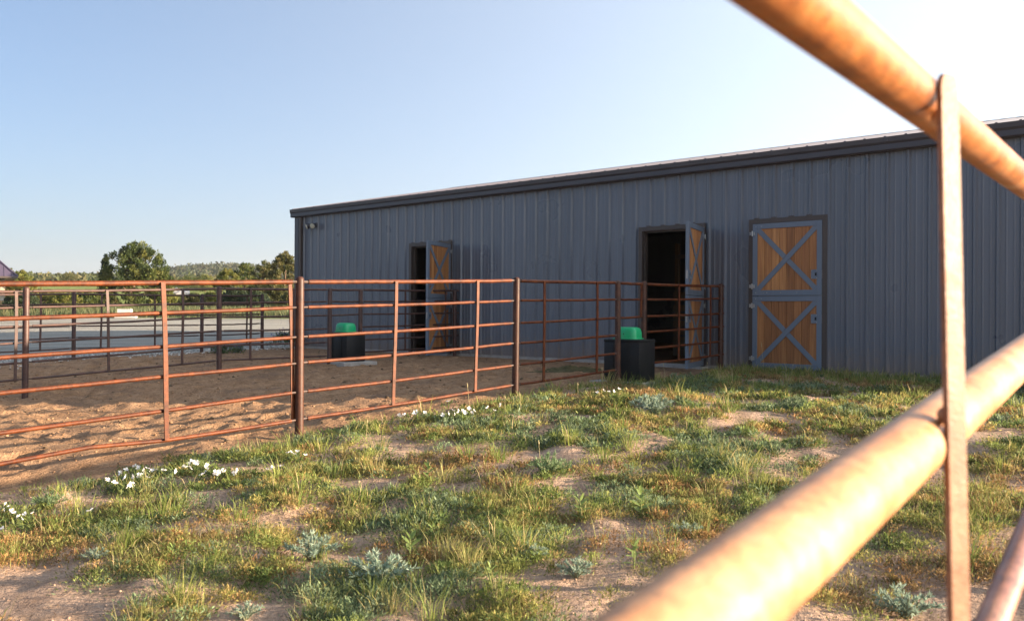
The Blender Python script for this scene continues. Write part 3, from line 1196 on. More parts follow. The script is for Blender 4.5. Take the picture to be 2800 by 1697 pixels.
bc = on_ground(340, 853)
bY = 46.0
bc = at(342, 855, bY)
blk = empty('concrete_block', (bc.x, bc.y, GZ(bc.x, bc.y)), .25)
tag(blk, 'pale concrete well block on a slab at the far edge of the gravel', 'block')
MB().bbox((-.46, -.4, 0), (.56, .4, .09), .01).build('slab', M['paleconcrete'], blk)
MB().bbox((-.34, -.3, .09), (.32, .3, .47), .012).build('block_body', M['paleconcrete'], blk)
MB().bbox((-.343, -.303, .26), (.323, .303, .275), .002).build('joint_line', M['concrete'], blk)

tc = at(482, 822, 66)
tz = GZ(tc.x, tc.y)
tank = empty('storage_tank', (tc.x, tc.y, tc.z - .15), R(200))
tank.location.z = max(tz, at(482, 818, 66).z - .05)
tag(tank, 'white capsule storage tank standing in the far grass', 'tank')
pr = []
for k in range(7):
    a = -math.pi / 2 + k * math.pi / 12
    pr.append((max(.002, .30 * math.cos(a)), -.75 + .22 * math.sin(a)))
pr2 = [(r_, -z_) for r_, z_ in reversed(pr)]
MB().lathe(pr + pr2, 20, Matrix.Translation((0, 0, .52)) @ Matrix.Rotation(math.pi / 2, 4, 'Y')).build('tank_shell', M['whitetank'], tank, True)
for sx in (-.5, .5):
    MB().box((sx - .06, -.22, -.6), (sx + .06, .22, .3)).build('tank_leg', M['concrete'], tank)
MB().lathe([(.1, .8), (.1, .9), (.06, .93)], 12).build('valve_cover', M['whitetank'], tank, True)


# ================================================================== TREES AND SHRUBS
def leaf_cloud(cent, rad, n, size, cols, up=.35, aspect=2.2):
    """n narrow two-triangle leaves per call around cluster centres; returns V, Q, C."""
    m = len(cent)
    ci = rng.integers(0, m, n)
    g = rng.normal(size=(n, 3))
    g /= np.linalg.norm(g, axis=1)[:, None]
    rr = rad[ci] * rng.random(n) ** (1 / 2.2)
    P = cent[ci] + g * rr[:, None]
    dirv = g * .8 + rng.normal(size=(n, 3)) * .5 + np.array([0, 0, up])
    dirv /= np.linalg.norm(dirv, axis=1)[:, None]
    side = np.cross(dirv, rng.normal(size=(n, 3)))
    side /= np.linalg.norm(side, axis=1)[:, None] + 1e-9
    L = size * rng.uniform(.6, 1.4, n)
    a = P - side * (L / aspect / 2)[:, None]
    b = P + dirv * (L * .45)[:, None] + side * (L / aspect / 1.6)[:, None]
    c = P + dirv * L[:, None]
    d = P + dirv * (L * .5)[:, None] - side * (L / aspect / 1.6)[:, None]
    V = np.stack([a, b, c, d], 1).reshape(-1, 3)
    Q = np.arange(4 * n).reshape(n, 4)
    cols = np.asarray(cols)
    cc = cols[rng.integers(0, len(cols), m)][ci] * rng.uniform(.75, 1.25, (n, 1))
    Cc = np.repeat(cc, 4, 0)
    return V, Q, Cc


GREENS = {
    'juniper': [(.060, .085, .024), (.078, .100, .026), (.105, .118, .030), (.130, .135, .036), (.050, .072, .026)],
    'dark': [(.034, .052, .030), (.042, .062, .034), (.052, .070, .030)],
    'yellow': [(.125, .140, .034), (.155, .160, .040), (.095, .115, .030), (.18, .17, .045)],
    'olive': [(.095, .100, .034), (.120, .115, .042), (.075, .085, .030), (.140, .125, .050)],
    'bare': [(.09, .075, .05), (.12, .10, .06)],
}


def tree(px_, top, Y, wpx, label, cat, cols, group=None, n=3200, shape='round', low=.08, name='juniper_tree', lsize=None, base=None):
    p = at(px_, 850, Y)
    gz = GZ(p.x, p.y)
    H = at(px_, top, Y).z - gz
    Rr = wpx / 2 / FPX * Y
    n = int(n * 2.4)
    root = empty(name, (p.x, p.y, gz), random.uniform(0, 6.28))
    tag(root, label, cat, group)
    tb = MB()
    tb.tube([(0, 0, -.3), (.04 * H, .02 * H, H * .3), (0, .03 * H, H * .75)], [.035 * H + .03, .025 * H + .02, .008 * H], 8)
    nl = 9
    ends = []
    for k in range(nl):
        a = k * 2.4 + random.uniform(-.3, .3)
        z0 = H * random.uniform(.1, .55)
        rr = Rr * random.uniform(.55, .85)
        e = Vector((math.cos(a) * rr, math.sin(a) * rr, z0 + H * random.uniform(.12, .3)))
        tb.tube([(0.02 * H, 0.01 * H, z0), e * .5 + Vector((0, 0, z0 * .42)), e], [.014 * H, .009 * H, .004 * H], 6)
    tb.build('trunk', M['bark'], root, True)
    m = 90
    k = rng.random(m)
    ang = rng.random(m) * 6.283
    if shape == 'round':
        zz = low * H + (1 - low) * H * k
        pr_ = np.sqrt(np.clip(1 - ((k - .38) / .66) ** 2, 0.02, 1))
    elif shape == 'cone':
        zz = low * H + (1 - low) * H * k
        pr_ = np.clip(1.05 - k, .05, 1)
    else:
        zz = low * H + (1 - low) * H * k
        pr_ = np.sqrt(np.clip(1 - (k * .98) ** 2.5, .03, 1))
    rad_ = Rr * pr_ * np.sqrt(rng.random(m)) * .92
    cent = np.stack([np.cos(ang) * rad_, np.sin(ang) * rad_, zz * .93], 1)
    rr = Rr * rng.uniform(.09, .24, m) * (1.1 - .5 * k)
    ls = lsize or max(.12, H * .034)
    V1, Q1, C1 = leaf_cloud(cent, rr, n, ls, GREENS[cols], .55)
    # spiky sprays that break the outline
    m2 = 84
    k2 = rng.random(m2)
    a2 = rng.random(m2) * 6.283
    pr2_ = np.interp(k2, [0, .4, .8, 1], [.95, 1.0, .7, .12]) if shape != 'cone' else np.clip(1.05 - k2, .05, 1)
    tips = np.stack([np.cos(a2) * Rr * pr2_, np.sin(a2) * Rr * pr2_, (low + (1 - low) * k2) * H], 1)
    V2, Q2, C2 = leaf_cloud(tips, np.full(m2, Rr * .11), n // 2, ls * 1.1, GREENS[cols], 1.3, 3.0)
    V = np.concatenate([V1, V2])
    Q = np.concatenate([Q1, Q2 + len(V1)])
    Cc = np.concatenate([C1, C2])
    me = np_mesh('crown', V, quads=Q, col=Cc)
    link('crown', me, M['leaf'], root)
    return root


tree(372, 668, 58, 180, 'large bushy juniper standing alone beyond the gravel yard', 'tree', 'juniper', n=5200, shape='round', low=.03)
tree(288, 700, 60, 66, 'small dark pointed juniper against the left flank of the big juniper', 'tree', 'dark', n=2600, shape='cone', low=.05)
tree(440, 742, 64, 60, 'low rounded bush at the right foot of the big juniper', 'shrub', 'juniper', n=1800, name='juniper_bush')
tree(778, 694, 62, 92, 'tall open-crowned tree closest to the barn corner', 'tree', 'olive', n=3000, name='oak_tree')
tree(722, 716, 66, 84, 'mid-height olive tree second from the barn corner', 'tree', 'olive', n=2800, name='oak_tree')
tree(672, 722, 70, 84, 'green tree in the middle of the thicket left of the barn', 'tree', 'juniper', n=2800)
tree(622, 738, 68, 76, 'yellow-green tree at the left end of the thicket by the barn', 'tree', 'yellow', n=2600, name='oak_tree')
tree(645, 790, 58, 80, 'dark green low bush under the thicket at the grass edge', 'shrub', 'dark', n=1800, name='juniper_bush')
tree(740, 770, 60, 110, 'shaded broad bush at the foot of the tree nearest the barn', 'shrub', 'olive', n=2200, name='scrub_bush')
tree(560, 752, 120, 58, 'small pale tree standing before the wooded hill', 'tree', 'yellow', n=1500, name='oak_tree')
tree(515, 757, 130, 70, 'distant green tree just right of the big juniper', 'tree', 'juniper', n=1500)
tree(55, 742, 66, 78, 'spiky green bush beside the purple roofed house', 'shrub', 'yellow', n=2400, name='scrub_bush')
tree(24, 735, 75, 44, 'tall bush rising behind the eave of the house', 'shrub', 'olive', n=1400, name='scrub_bush')
tree(190, 748, 150, 50, 'lone flat-topped tree on the left skyline', 'tree', 'olive', n=900, name='oak_tree', shape='round', low=.5)
xsb = [(60, 800, 50, 90, 'dark'), (120, 795, 54, 110, 'yellow'), (180, 803, 52, 96, 'yellow'), (232, 798, 55, 90, 'juniper'), (285, 800, 57, 70, 'olive'), (455, 803, 60, 80, 'yellow'), (530, 806, 62, 80, 'olive'), (575, 802, 64, 70, 'yellow'), (700, 800, 57, 80, 'dark'), (795, 800, 58, 60, 'olive')]
lb_ = ['dark bush next to the stone base of the house', 'first yellow-green bush right of the house', 'yellow-green bush midway between house and big juniper', 'green bush left of the small pointed juniper', 'olive bush in front of the small pointed juniper',
       'yellowish bush between the big juniper and the white tank', 'olive bush right of the white tank', 'yellow-green bush left of the dark thicket bush', 'dark bush in front of the thicket', 'olive bush closest to the barn corner']
for (a, b, Y, wd, cc), l in zip(xsb, lb_):
    tree(a, b, Y, wd, l, 'shrub', cc, 'bushes along the far edge of the gravel', n=1500, shape='dome', low=.0, name='scrub_bush')

# wooded ridges: low scrub that reads as one mass
def scrub_mass(name, n, xr, yr, keep, size, cols, per=34):
    X = rng.uniform(*xr, n)
    Y = rng.uniform(*yr, n)
    kp = rng.random(n) < keep(X, Y)
    X, Y = X[kp], Y[kp]
    n = len(X)
    s_ = rng.uniform(*size, n)
    cent = np.stack([X, Y, base_z(X, Y) + s_ * .55], 1)
    cl = np.asarray(cols)
    V, Q, Cc = leaf_cloud(cent, s_, n * per, .95, cl, .4, 1.5)
    return stuff(link(name, np_mesh(name, V, quads=Q, col=Cc), M['leaf']))


scrub_mass('hill_scrub', 6500, (-330, 40), (330, 560), lambda X, Y: .35 + .6 * (fbm(X * .03, Y * .03) > .42), (1.0, 2.3), [(.060, .078, .042), (.075, .088, .046), (.052, .068, .042), (.105, .105, .062), (.08, .08, .05)])
scrub_mass('ridge_scrub', 2600, (-260, -60), (170, 300), lambda X, Y: .25 + .7 * (fbm(X * .04 + 4, Y * .04) > .45), (.8, 1.7), [(.070, .085, .035), (.095, .105, .042), (.055, .068, .035), (.14, .13, .06)])


# ================================================================== GROUND COVER
def blades(P, az, lean, L, wd, cols, curve=.5):
    """P (n,3) bases; one two-segment blade each. Returns V, tris, quads, C."""
    n = len(P)
    h = np.stack([np.cos(az), np.sin(az), np.zeros(n)], 1)
    sd_ = np.stack([-np.sin(az + rng.normal(size=n) * .6), np.cos(az + rng.normal(size=n) * .6), np.zeros(n)], 1)
    up = np.array([0, 0, 1.0])
    d0 = h * np.sin(lean)[:, None] + up * np.cos(lean)[:, None]
    l2 = lean + curve * rng.uniform(.2, 1.2, n)
    d1 = h * np.sin(l2)[:, None] + up * np.cos(l2)[:, None]
    m_ = P + d0 * (L * .55)[:, None]
    t_ = m_ + d1 * (L * .45)[:, None]
    w_ = (wd / 2)[:, None] * sd_
    V = np.stack([P - w_, P + w_, m_ + w_ * .8, m_ - w_ * .8, t_], 1).reshape(-1, 3)
    o = np.arange(n)[:, None] * 5
    Q = o + np.array([[0, 1, 2, 3]])
    Tt = o + np.array([[3, 2, 4]])
    return V, Tt, Q, np.repeat(cols, 5, 0)


def in_view(x, y, m=.3):
    return (y > 1.2) & (np.abs(x) < .60 * y + m)


def density(x, y):
    """cover of the turf, 0..1"""
    u, d = ud(x, y)
    a = fbm(x * .75 + 3, y * .75 + 8, 4)
    b = fbm(x * 2.6 + 1, y * 2.6, 3)
    c = sstep(.392, .63, a * .36 + b * .64 + .030 * sstep(5.5, 3.0, y) + .014 * np.clip(y - 7, 0, 4))
    edge = sstep(12.62, 13.12, u + (b - .5) * .9)
    return c * edge * sstep(-.0, .12, d)


SETS = {'green': [(.130, .175, .048), (.165, .200, .055), (.105, .145, .044), (.19, .21, .062)],
        'olive': [(.225, .220, .068), (.25, .22, .070), (.195, .200, .062), (.29, .22, .08)],
        'rusty': [(.29, .165, .068), (.25, .145, .060), (.32, .21, .09), (.23, .17, .07)],
        'bluish': [(.135, .185, .098), (.160, .205, .118), (.120, .165, .082)],
        'grass': [(.19, .235, .056), (.24, .27, .068), (.15, .20, .05), (.30, .28, .10)],
        'straw': [(.42, .34, .17), (.36, .29, .13), (.48, .39, .20)]}

# candidate clump centres over the paddock in view, thinned by the cover map
N0 = 22000
cy = rng.random(N0) ** .62 * 13.2 + 1.6
cx = (rng.random(N0) * 2 - 1) * (.62 * cy + .35)
ok = (rng.random(N0) < density(cx, cy) * np.clip(5.2 / cy, .34, 1.0))
cx, cy = cx[ok], cy[ok]
cu_, cdd = ud(cx, cy)
ok = (cdd > .10)
cx, cy = cx[ok], cy[ok]
nC = len(cx)
kind_n = fbm(cx * 1.7 + 20, cy * 1.7 + 40, 3) + rng.normal(size=nC) * .09
kind_m = fbm(cx * 1.6 + 50, cy * 1.6 + 10, 3) + rng.normal(size=nC) * .10
cz = zrel(cx, cy)

Vl, Ql, Cl = [], [], []
off = 0


def herb(mask, setn, per, size, hgt, rad):
    """low leafy clumps: many small leaflets on a flattened dome."""
    global off
    ids = np.where(mask)[0]
    if not len(ids):
        return
    dist = cy[ids]
    k = np.maximum(14, (per * np.clip(4.5 / dist, .30, 1.15))).astype(int)
    rep = np.repeat(ids, k)
    n = len(rep)
    R0 = np.repeat(rng.uniform(.6, 1.4, len(ids)) * rad, k)
    H0 = np.repeat(rng.uniform(.5, 1.5, len(ids)) * hgt, k)
    a = rng.random(n) * 6.283
    q = np.abs(rng.normal(size=n)) * .62
    x = cx[rep] + np.cos(a) * q * R0
    y = cy[rep] + np.sin(a) * q * R0
    z = zrel(x, y) + H0 * np.exp(-q * q * .9) * rng.random(n) ** .8
    dv = np.stack([np.cos(a) * q, np.sin(a) * q, np.full(n, .8)], 1) + rng.normal(size=(n, 3)) * .55
    dv[:, 2] = np.abs(dv[:, 2])
    dv /= np.linalg.norm(dv, axis=1)[:, None]
    sd_ = np.cross(dv, rng.normal(size=(n, 3)))
    sd_ /= np.linalg.norm(sd_, axis=1)[:, None] + 1e-9
    L = size * rng.uniform(.6, 1.5, n) * np.repeat(np.clip(dist / 5.5, .85, 1.9), k)
    wv = L * rng.uniform(.08, .17, n)
    P = np.stack([x, y, z], 1)
    m_ = P + dv * (L * .5)[:, None]
    V = np.stack([P, m_ + sd_ * wv[:, None], P + dv * L[:, None], m_ - sd_ * wv[:, None]], 1).reshape(-1, 3)
    cs = np.asarray(SETS[setn])
    cc = np.repeat(cs[rng.integers(0, len(cs), len(ids))] * rng.uniform(.62, 1.45, (len(ids), 1)), k, 0) * rng.uniform(.7, 1.35, (n, 1))
    Vl.append(V)
    Ql.append(np.arange(4 * n).reshape(n, 4) + off)
    Cl.append(np.repeat(cc, 4, 0))
    off += 4 * n


sel = rng.random(nC)
m_rust = (kind_n > .605)
m_olive = (kind_n > .485) & ~m_rust
m_blue = (kind_n < .37)
m_green = ~(m_rust | m_olive | m_blue)
herb(m_green, 'green', 175, .022, .052, .135)
herb(m_olive, 'olive', 170, .021, .048, .13)
herb(m_rust, 'rusty', 130, .020, .040, .12)
herb(m_blue, 'bluish', 170, .023, .052, .135)
wme = np_mesh('low_weeds', np.concatenate(Vl), quads=np.concatenate(Ql), col=np.concatenate(Cl))
stuff(link('low_weeds', wme, M['leaf']))


def grass_from(gx, gy, per, Lr, setn, wd, spread, name, lean=(.05, .75)):
    dist = gy
    k = np.maximum(5, per * np.clip(5 / dist, .4, 1.1)).astype(int)
    n = int(k.sum())
    r_ = np.repeat(np.arange(len(gx)), k)
    a = rng.random(n) * 6.283
    q = np.abs(rng.normal(size=n)) * spread
    x = gx[r_] + np.cos(a) * q
    y = gy[r_] + np.sin(a) * q
    P = np.stack([x, y, zrel(x, y) - .004], 1)
    L = np.repeat(rng.uniform(*Lr, len(gx)), k) * rng.uniform(.45, 1.15, n)
    cs = np.asarray(SETS[setn])
    cc = np.repeat(cs[rng.integers(0, len(cs), len(gx))] * rng.uniform(.8, 1.2, (len(gx), 1)), k, 0) * rng.uniform(.7, 1.3, (n, 1))
    st_ = rng.random(n) < .16
    cc[st_] = np.asarray(SETS['straw'])[rng.integers(0, 3, int(st_.sum()))]
    W_ = wd * np.clip(dist / 5, .75, 2.2)[r_] * rng.uniform(.7, 1.3, n)
    V, Tt, Q, Cc = blades(P, a + rng.normal(size=n) * .5, rng.uniform(*lean, n), L, W_, cc, .55)
    return stuff(link(name, np_mesh(name, V, Tt, Q, Cc), M['leaf']))


gm = rng.random(nC) < np.where(kind_m > .48, .62, .20)
grass_from(cx[gm], cy[gm], 20, (.06, .17), 'grass', .0029, .05, 'grass')
# tufted bunches that stand out
N1 = 900
ty = rng.random(N1) ** .7 * 12.5 + 2.4
tx = (rng.random(N1) * 2 - 1) * (.60 * ty + .2)
tu, td = ud(tx, ty)
ok = (rng.random(N1) < .30 * density(tx, ty) + .09) & (tu > 12.7) & (td > .15)
tx, ty = tx[ok], ty[ok]
extra_t = [on_ground(a * 1.1368, b * 1.1368) for a, b in ((940, 1470), (430, 1462), (1080, 1345), (1190, 1320), (1510, 1090), (900, 1440), (740, 1000 + 60), (1000, 1400), (1960, 1330), (1700, 1200), (1280, 1250), (1130, 1380), (300, 1330), (1590, 920), (1780, 905), (1420, 960), (1480, 912), (1500, 916), (1520, 914), (1545, 912), (1562, 910), (1578, 908), (1535, 922), (1495, 926), (1460, 925))]
tx = np.concatenate([tx, [p.x for p in extra_t]])
ty = np.concatenate([ty, [p.y for p in extra_t]])
grass_from(tx, ty, 62, (.14, .25), 'grass', .0038, .055, 'tall_grass', (.05, .6))
# fringe of taller grass against the shaded wall and fence foot
N2 = 700
fu = rng.uniform(12.6, 17.6, N2)
fd = np.abs(rng.normal(size=N2)) * .55 + .10
q = C0[None] + fu[:, None] * TU + fd[:, None] * NU
grass_from(q[:, 0], q[:, 1], 22, (.09, .20), 'grass', .0040, .05, 'wall_grass', (.03, .5))
# grass along the sandy edge under fence one
N3_ = 420
fd = rng.uniform(.6, 11.6, N3_)
fu = U1 + .42 + rng.normal(size=N3_) * .20
q = C0[None] + fu[:, None] * TU + fd[:, None] * NU
kk = fbm(q[:, 0] * 1.3, q[:, 1] * 1.3) > .50
q = q[kk]
grass_from(q[:, 0], q[:, 1], 20, (.06, .17), 'grass', .0038, .05, 'edge_grass')
# tall pale grass at the far edge of the gravel
N4 = 2600
fx = rng.uniform(-34, -9, N4)
fy = rng.uniform(46.5, 60, N4)
P = np.stack([fx, fy, base_z(fx, fy)], 1)
rep = np.repeat(np.arange(N4), 7)
P = P[rep] + rng.normal(size=(len(rep), 3)) * np.array([.12, .12, 0])
cs = np.asarray([(.10, .125, .060), (.13, .14, .066), (.08, .110, .052), (.17, .165, .08)])
cc = cs[rng.integers(0, 4, len(rep))] * rng.uniform(.7, 1.2, (len(rep), 1))
V, Tt, Q, Cc = blades(P, rng.random(len(rep)) * 6.283, rng.uniform(0, .4, len(rep)), rng.uniform(.25, .6, len(rep)), np.full(len(rep), .035), cc, .4)
stuff(link('far_grass', np_mesh('far_grass', V, Tt, Q, Cc), M['leaf']))

# dead straw and twigs lying on the bare soil
nL = 9000
ly = rng.random(nL) ** .75 * 11 + 2
lx = (rng.random(nL) * 2 - 1) * (.62 * ly + .2)
ok = (ud(lx, ly)[0] > 12.5) & (ud(lx, ly)[1] > .2)
lx, ly = lx[ok], ly[ok]
nL = len(lx)
la_ = rng.random(nL) * 6.283
P = np.stack([lx, ly, zrel(lx, ly) + .006], 1)
V, Tt, Q, Cc = blades(P, la_, rng.uniform(1.2, 1.65, nL), rng.uniform(.02, .09, nL), np.full(nL, .0034), np.asarray([(.30, .20, .11), (.38, .29, .17), (.20, .125, .07), (.26, .155, .075)])[rng.integers(0, 4, nL)], .15)
stuff(link('dead_straw', np_mesh('dead_straw', V, Tt, Q, Cc), M['leaf']))

# seed stalks
def stalks(pts, name, label_=None):
    mb_ = MB()
    for (p, h) in pts:
        l = Vector((random.uniform(-.12, .12), random.uniform(-.08, .08), 1)) * h
        mb_.tube([p, p + l * .6, p + l], [.0022, .0018, .0014], 5)
        mb_.tube([p + l * .82, p + l * .9, p + l * 1.02], [.002, .0055, .001], 5)
    o = mb_.build(name, painted('dry_straw', (.46, .38, .20), .8, .2), None)
    return stuff(o)


stalks([(on_ground(a * 1.1368, b * 1.1368), h) for a, b, h in ((1838, 895, .50), (1830, 893, .22), (1520, 915, .25), (1700, 900, .20), (1995, 900, .25), (1255, 1000, .25), (1215, 1000, .22), (1130, 985, .3), (1450, 930, .28), (1905, 905, .2), (1600, 910, .24), (1390, 960, .2), (1760, 915, .2), (880, 1060, .2), (1300, 1120, .2), (1710, 1060, .25))], 'seed_stalks')

# dirt clods in the pen and stones along the gravel
def pebbles(name, X, Y, sz, mat):
    bm = bmesh.new()
    bmesh.ops.create_icosphere(bm, subdivisions=1, radius=1)
    bv = np.array([q_.co[:] for q_ in bm.verts])
    bf = np.array([[q_.index for q_ in f.verts] for f in bm.faces])
    bm.free()
    n = len(X)
    Z = zrel(X, Y)
    V = bv[None] * (1 + rng.normal(size=(n, len(bv), 1)) * .2) * sz[:, None, None] * np.array([1, 1, .7])
    V += np.stack([X, Y, Z + sz * .2], 1)[:, None, :]
    F = bf[None] + (np.arange(n) * len(bv))[:, None, None]
    stuff(link(name, np_mesh(name, V.reshape(-1, 3), tris=F.reshape(-1, 3)), mat))


n = 3600
uu = rng.uniform(0, 12.5, n)
dd_ = rng.random(n) ** .8 * 12.5 + .2
q = C0[None] + uu[:, None] * TU + dd_[:, None] * NU
pebbles('dirt_clods', q[:, 0], q[:, 1], np.abs(rng.normal(size=n)) * .008 + .004, painted('clod_soil', (.25, .150, .086), .95, .1, .4, 5, streak=False))
n = 4200
yy_ = rng.random(n) ** .7 * 12 + 2
xx_ = (rng.random(n) * 2 - 1) * .62 * yy_
ok = ud(xx_, yy_)[0] > 12.5
n2_ = 420
uu2 = rng.uniform(0, 12.4, n2_)
dd2 = rng.random(n2_) ** .8 * 12 + .3
q2 = C0[None] + uu2[:, None] * TU + dd2[:, None] * NU
pebbles('dung_crumbs', q2[:, 0], q2[:, 1], np.abs(rng.normal(size=n2_)) * .012 + .008, painted('dry_dung', (.10, .070, .045), .95, .1, .4, 5, streak=False))
pebbles('soil_crumbs', xx_[ok], yy_[ok], np.abs(rng.normal(size=int(ok.sum()))) * .005 + .003, painted('crumb_soil', (.36, .25, .18), .95, .1, .5, 8, streak=False))
n = 1500
uu = rng.normal(size=n) * .5 - .75
dd_ = rng.uniform(-1, 11, n)
q = C0[None] + uu[:, None] * TU + dd_[:, None] * NU
pebbles('gravel', q[:, 0], q[:, 1], np.abs(rng.normal(size=n)) * .014 + .010, painted('gravel_stone', (.48, .45, .41), .9, .2, .4, 9, streak=False))


# ================================================================== INDIVIDUAL PLANTS
def sage(px_, py_, rpx, label, bluish=True):
    p = on_ground(px_ * 1.1368, py_ * 1.1368)
    p.z = float(zrel(p.x, p.y))
    Rr = rpx * 1.1368 / FPX * p.y
    root = empty('sage_plant', p, random.uniform(0, 6))
    tag(root, label, 'plant', 'silvery sage plants in the grass')
    st_ = MB()
    V_, Q_, C_ = [], [], []
    o = 0
    nst = 16
    for k in range(nst):
        a = k * 2.399 + random.uniform(-.3, .3)
        q_ = math.sqrt((k + .5) / nst)
        e = Vector((math.cos(a) * q_ * Rr, math.sin(a) * q_ * Rr, Rr * (.88 - .45 * q_) * random.uniform(.8, 1.2)))
        mid = e * .5 + Vector((0, 0, Rr * .12))
        st_.tube([(0, 0, -.01), mid, e], [.0035, .003, .0015], 5)
        nl = 64
        t = rng.random(nl) ** .7
        A = np.array(mid)[None] * (2 * t * (1 - t))[:, None] + np.array(e)[None] * (t * t)[:, None]
        dv = np.array(e)[None] / e.length * .7 + rng.normal(size=(nl, 3)) * .6 + np.array([0, 0, .35])
        dv /= np.linalg.norm(dv, axis=1)[:, None]
        sd_ = np.cross(dv, rng.normal(size=(nl, 3)))
        sd_ /= np.linalg.norm(sd_, axis=1)[:, None]
        L = Rr * rng.uniform(.11, .26, nl)
        wv = L * .10
        m_ = A + dv * (L * .5)[:, None]
        V_.append(np.stack([A, m_ + sd_ * wv[:, None], A + dv * L[:, None], m_ - sd_ * wv[:, None]], 1).reshape(-1, 3))
        Q_.append(np.arange(4 * nl).reshape(nl, 4) + o)
        cc = np.asarray([(.22, .30, .225), (.27, .34, .27), (.18, .26, .19)] if bluish else [(.14, .21, .10), (.17, .24, .12)])[rng.integers(0, 2, nl)] * rng.uniform(.8, 1.2, (nl, 1))
        C_.append(np.repeat(cc, 4, 0))
        o += 4 * nl
    st_.build('stem', painted('sage_stem', (.20, .20, .12), .8, .2), root)
    link('foliage', np_mesh('foliage', np.concatenate(V_), quads=np.concatenate(Q_), col=np.concatenate(C_)), M['leaf'], root)


for a in ((750, 1345, 72, 'blue-grey sage plant left of the biggest sage in the foreground', True),
          (915, 1400, 88, 'biggest silvery sage plant, bottom centre of the foreground', True),
          (1385, 1390, 52, 'spreading silvery sage plant on bare soil left of the near pipe', True),
          (1292, 1350, 36, 'small round grey-green sage plant on bare soil in the foreground', True),
          (228, 1358, 34, 'small pale sage plant in the rusty weeds at lower left', True),
          (590, 1492, 44, 'pale sage plant cut by the bottom edge of the picture', True),
          (1650, 1292, 42, 'pale sage plant close above the near pipe', True),
          (1570, 992, 55, 'bluish sage plant in the shaded grass near the fence end', True),
          (2180, 1470, 80, 'large silvery sage plant at lower right under the near pipe', True),
          (118, 1222, 46, 'dark blue-green sage plant by the sand edge at far left', False),
          (1320, 1150, 60, 'broad bluish sage plant in the middle of the grass', False)):
    sage(*a)


def leaf_mesh():
    V = [(0, 0, 0), (.30, .17, .04), (.72, .15, .05), (1, 0, -.04), (.72, -.15, .05), (.30, -.17, .04), (.30, 0, 0), (.72, 0, .0)]
    me = bpy.data.meshes.new('leaf')
    me.from_pydata(V, [], [(0, 6, 1), (1, 6, 7, 2), (2, 7, 3), (0, 5, 6), (5, 4, 7, 6), (4, 3, 7)])
    a = me.color_attributes.new('col', 'FLOAT_COLOR', 'POINT')
    a.data.foreach_set('color', [.20, .27, .085, 1] * 8)
    me.materials.append(M['leaf'])
    shade(me)
    return me


LEAF = leaf_mesh()


def broadleaf(px_, py_, hpx, label, n=11):
    p = on_ground(px_ * 1.1368, py_ * 1.1368)
    p.z = float(zrel(p.x, p.y))
    H = hpx * 1.1368 / FPX * p.y
    root = empty('broadleaf_weed', p, random.uniform(0, 6))
    tag(root, label, 'weed', 'light green broad-leaved weeds')
    MB().tube([(0, 0, -.01), (.03 * H, 0, H * .5), (.0, .02 * H, H * .92)], [.0045, .004, .002], 6).build('stem', painted('weed_stem', (.17, .20, .07), .7, .2), root)
    for k in range(n):
        f = .12 + .86 * k / (n - 1)
        o = link('leaf', LEAF, None, root)
        L = H * (.62 - .26 * abs(f - .35)) * random.uniform(.8, 1.15)
        o.location = (.02 * H, .01 * H, H * f * .95)
        o.rotation_euler = (random.uniform(-.3, .3), -(.05 + .95 * f ** 2) + random.uniform(-.2, .2), k * 2.4 + random.uniform(-.3, .3))
        o.scale = (L, L * random.uniform(.9, 1.2), L)


for a in ((1028, 1165, 46, 'pale upright broad-leaved weed on the bare patch in mid-grass'),
          (1525, 1378, 62, 'big bright broad-leaved weed just left of the near pipe'),
          (1540, 1250, 60, 'tall leafy weed in the middle right of the grass'),
          (1395, 1262, 52, 'tall leafy weed in the middle of the grass'),
          (985, 1345, 62, 'light green weed behind the biggest sage plant'),
          (1180, 1430, 54, 'leafy weed right of the biggest sage plant'),
          (1040, 1300, 40, 'small leafy weed above the biggest sage plant'),
          (590, 1262, 28, 'small pale weed by the bare path at left'),
          (1320, 1330, 32, 'small weed beside the small round sage'),
          (1065, 1265, 36, 'small light weed between the bare patch and the sage'),
          (415, 1360, 34, 'light weed among the rusty weeds at lower left'),
          (1240, 1380, 30, 'small weed on the bare soil in the lower centre')):
    broadleaf(*a)


def petal_mesh():
    mb_ = MB()
    for k in range(4):
        a = k * math.pi / 2 + .3
        m_ = Matrix.Rotation(a, 4, 'Z')
        V = [m_ @ Vector(q_) for q_ in ((0, 0, 0), (.50, .40, .30), (.92, .34, .36), (.80, 0, .52), (.98, -.26, .28), (.55, -.42, .22), (.48, 0, .20))]
        mb_.add(V, [(0, 6, 1), (1, 6, 3, 2), (0, 5, 6), (5, 4, 3, 6)])
    me = bpy.data.meshes.new('flower')
    me.from_pydata(mb_.v, [], mb_.f)
    a = me.color_attributes.new('col', 'FLOAT_COLOR', 'POINT')
    a.data.foreach_set('color', [.82, .80, .80, 1] * len(mb_.v))
    me.materials.append(M['petal'])
    shade(me, 60)
    return me


FLOWER = petal_mesh()
M['flower_stem'] = painted('flower_stem', (.14, .17, .05), .7, .2)


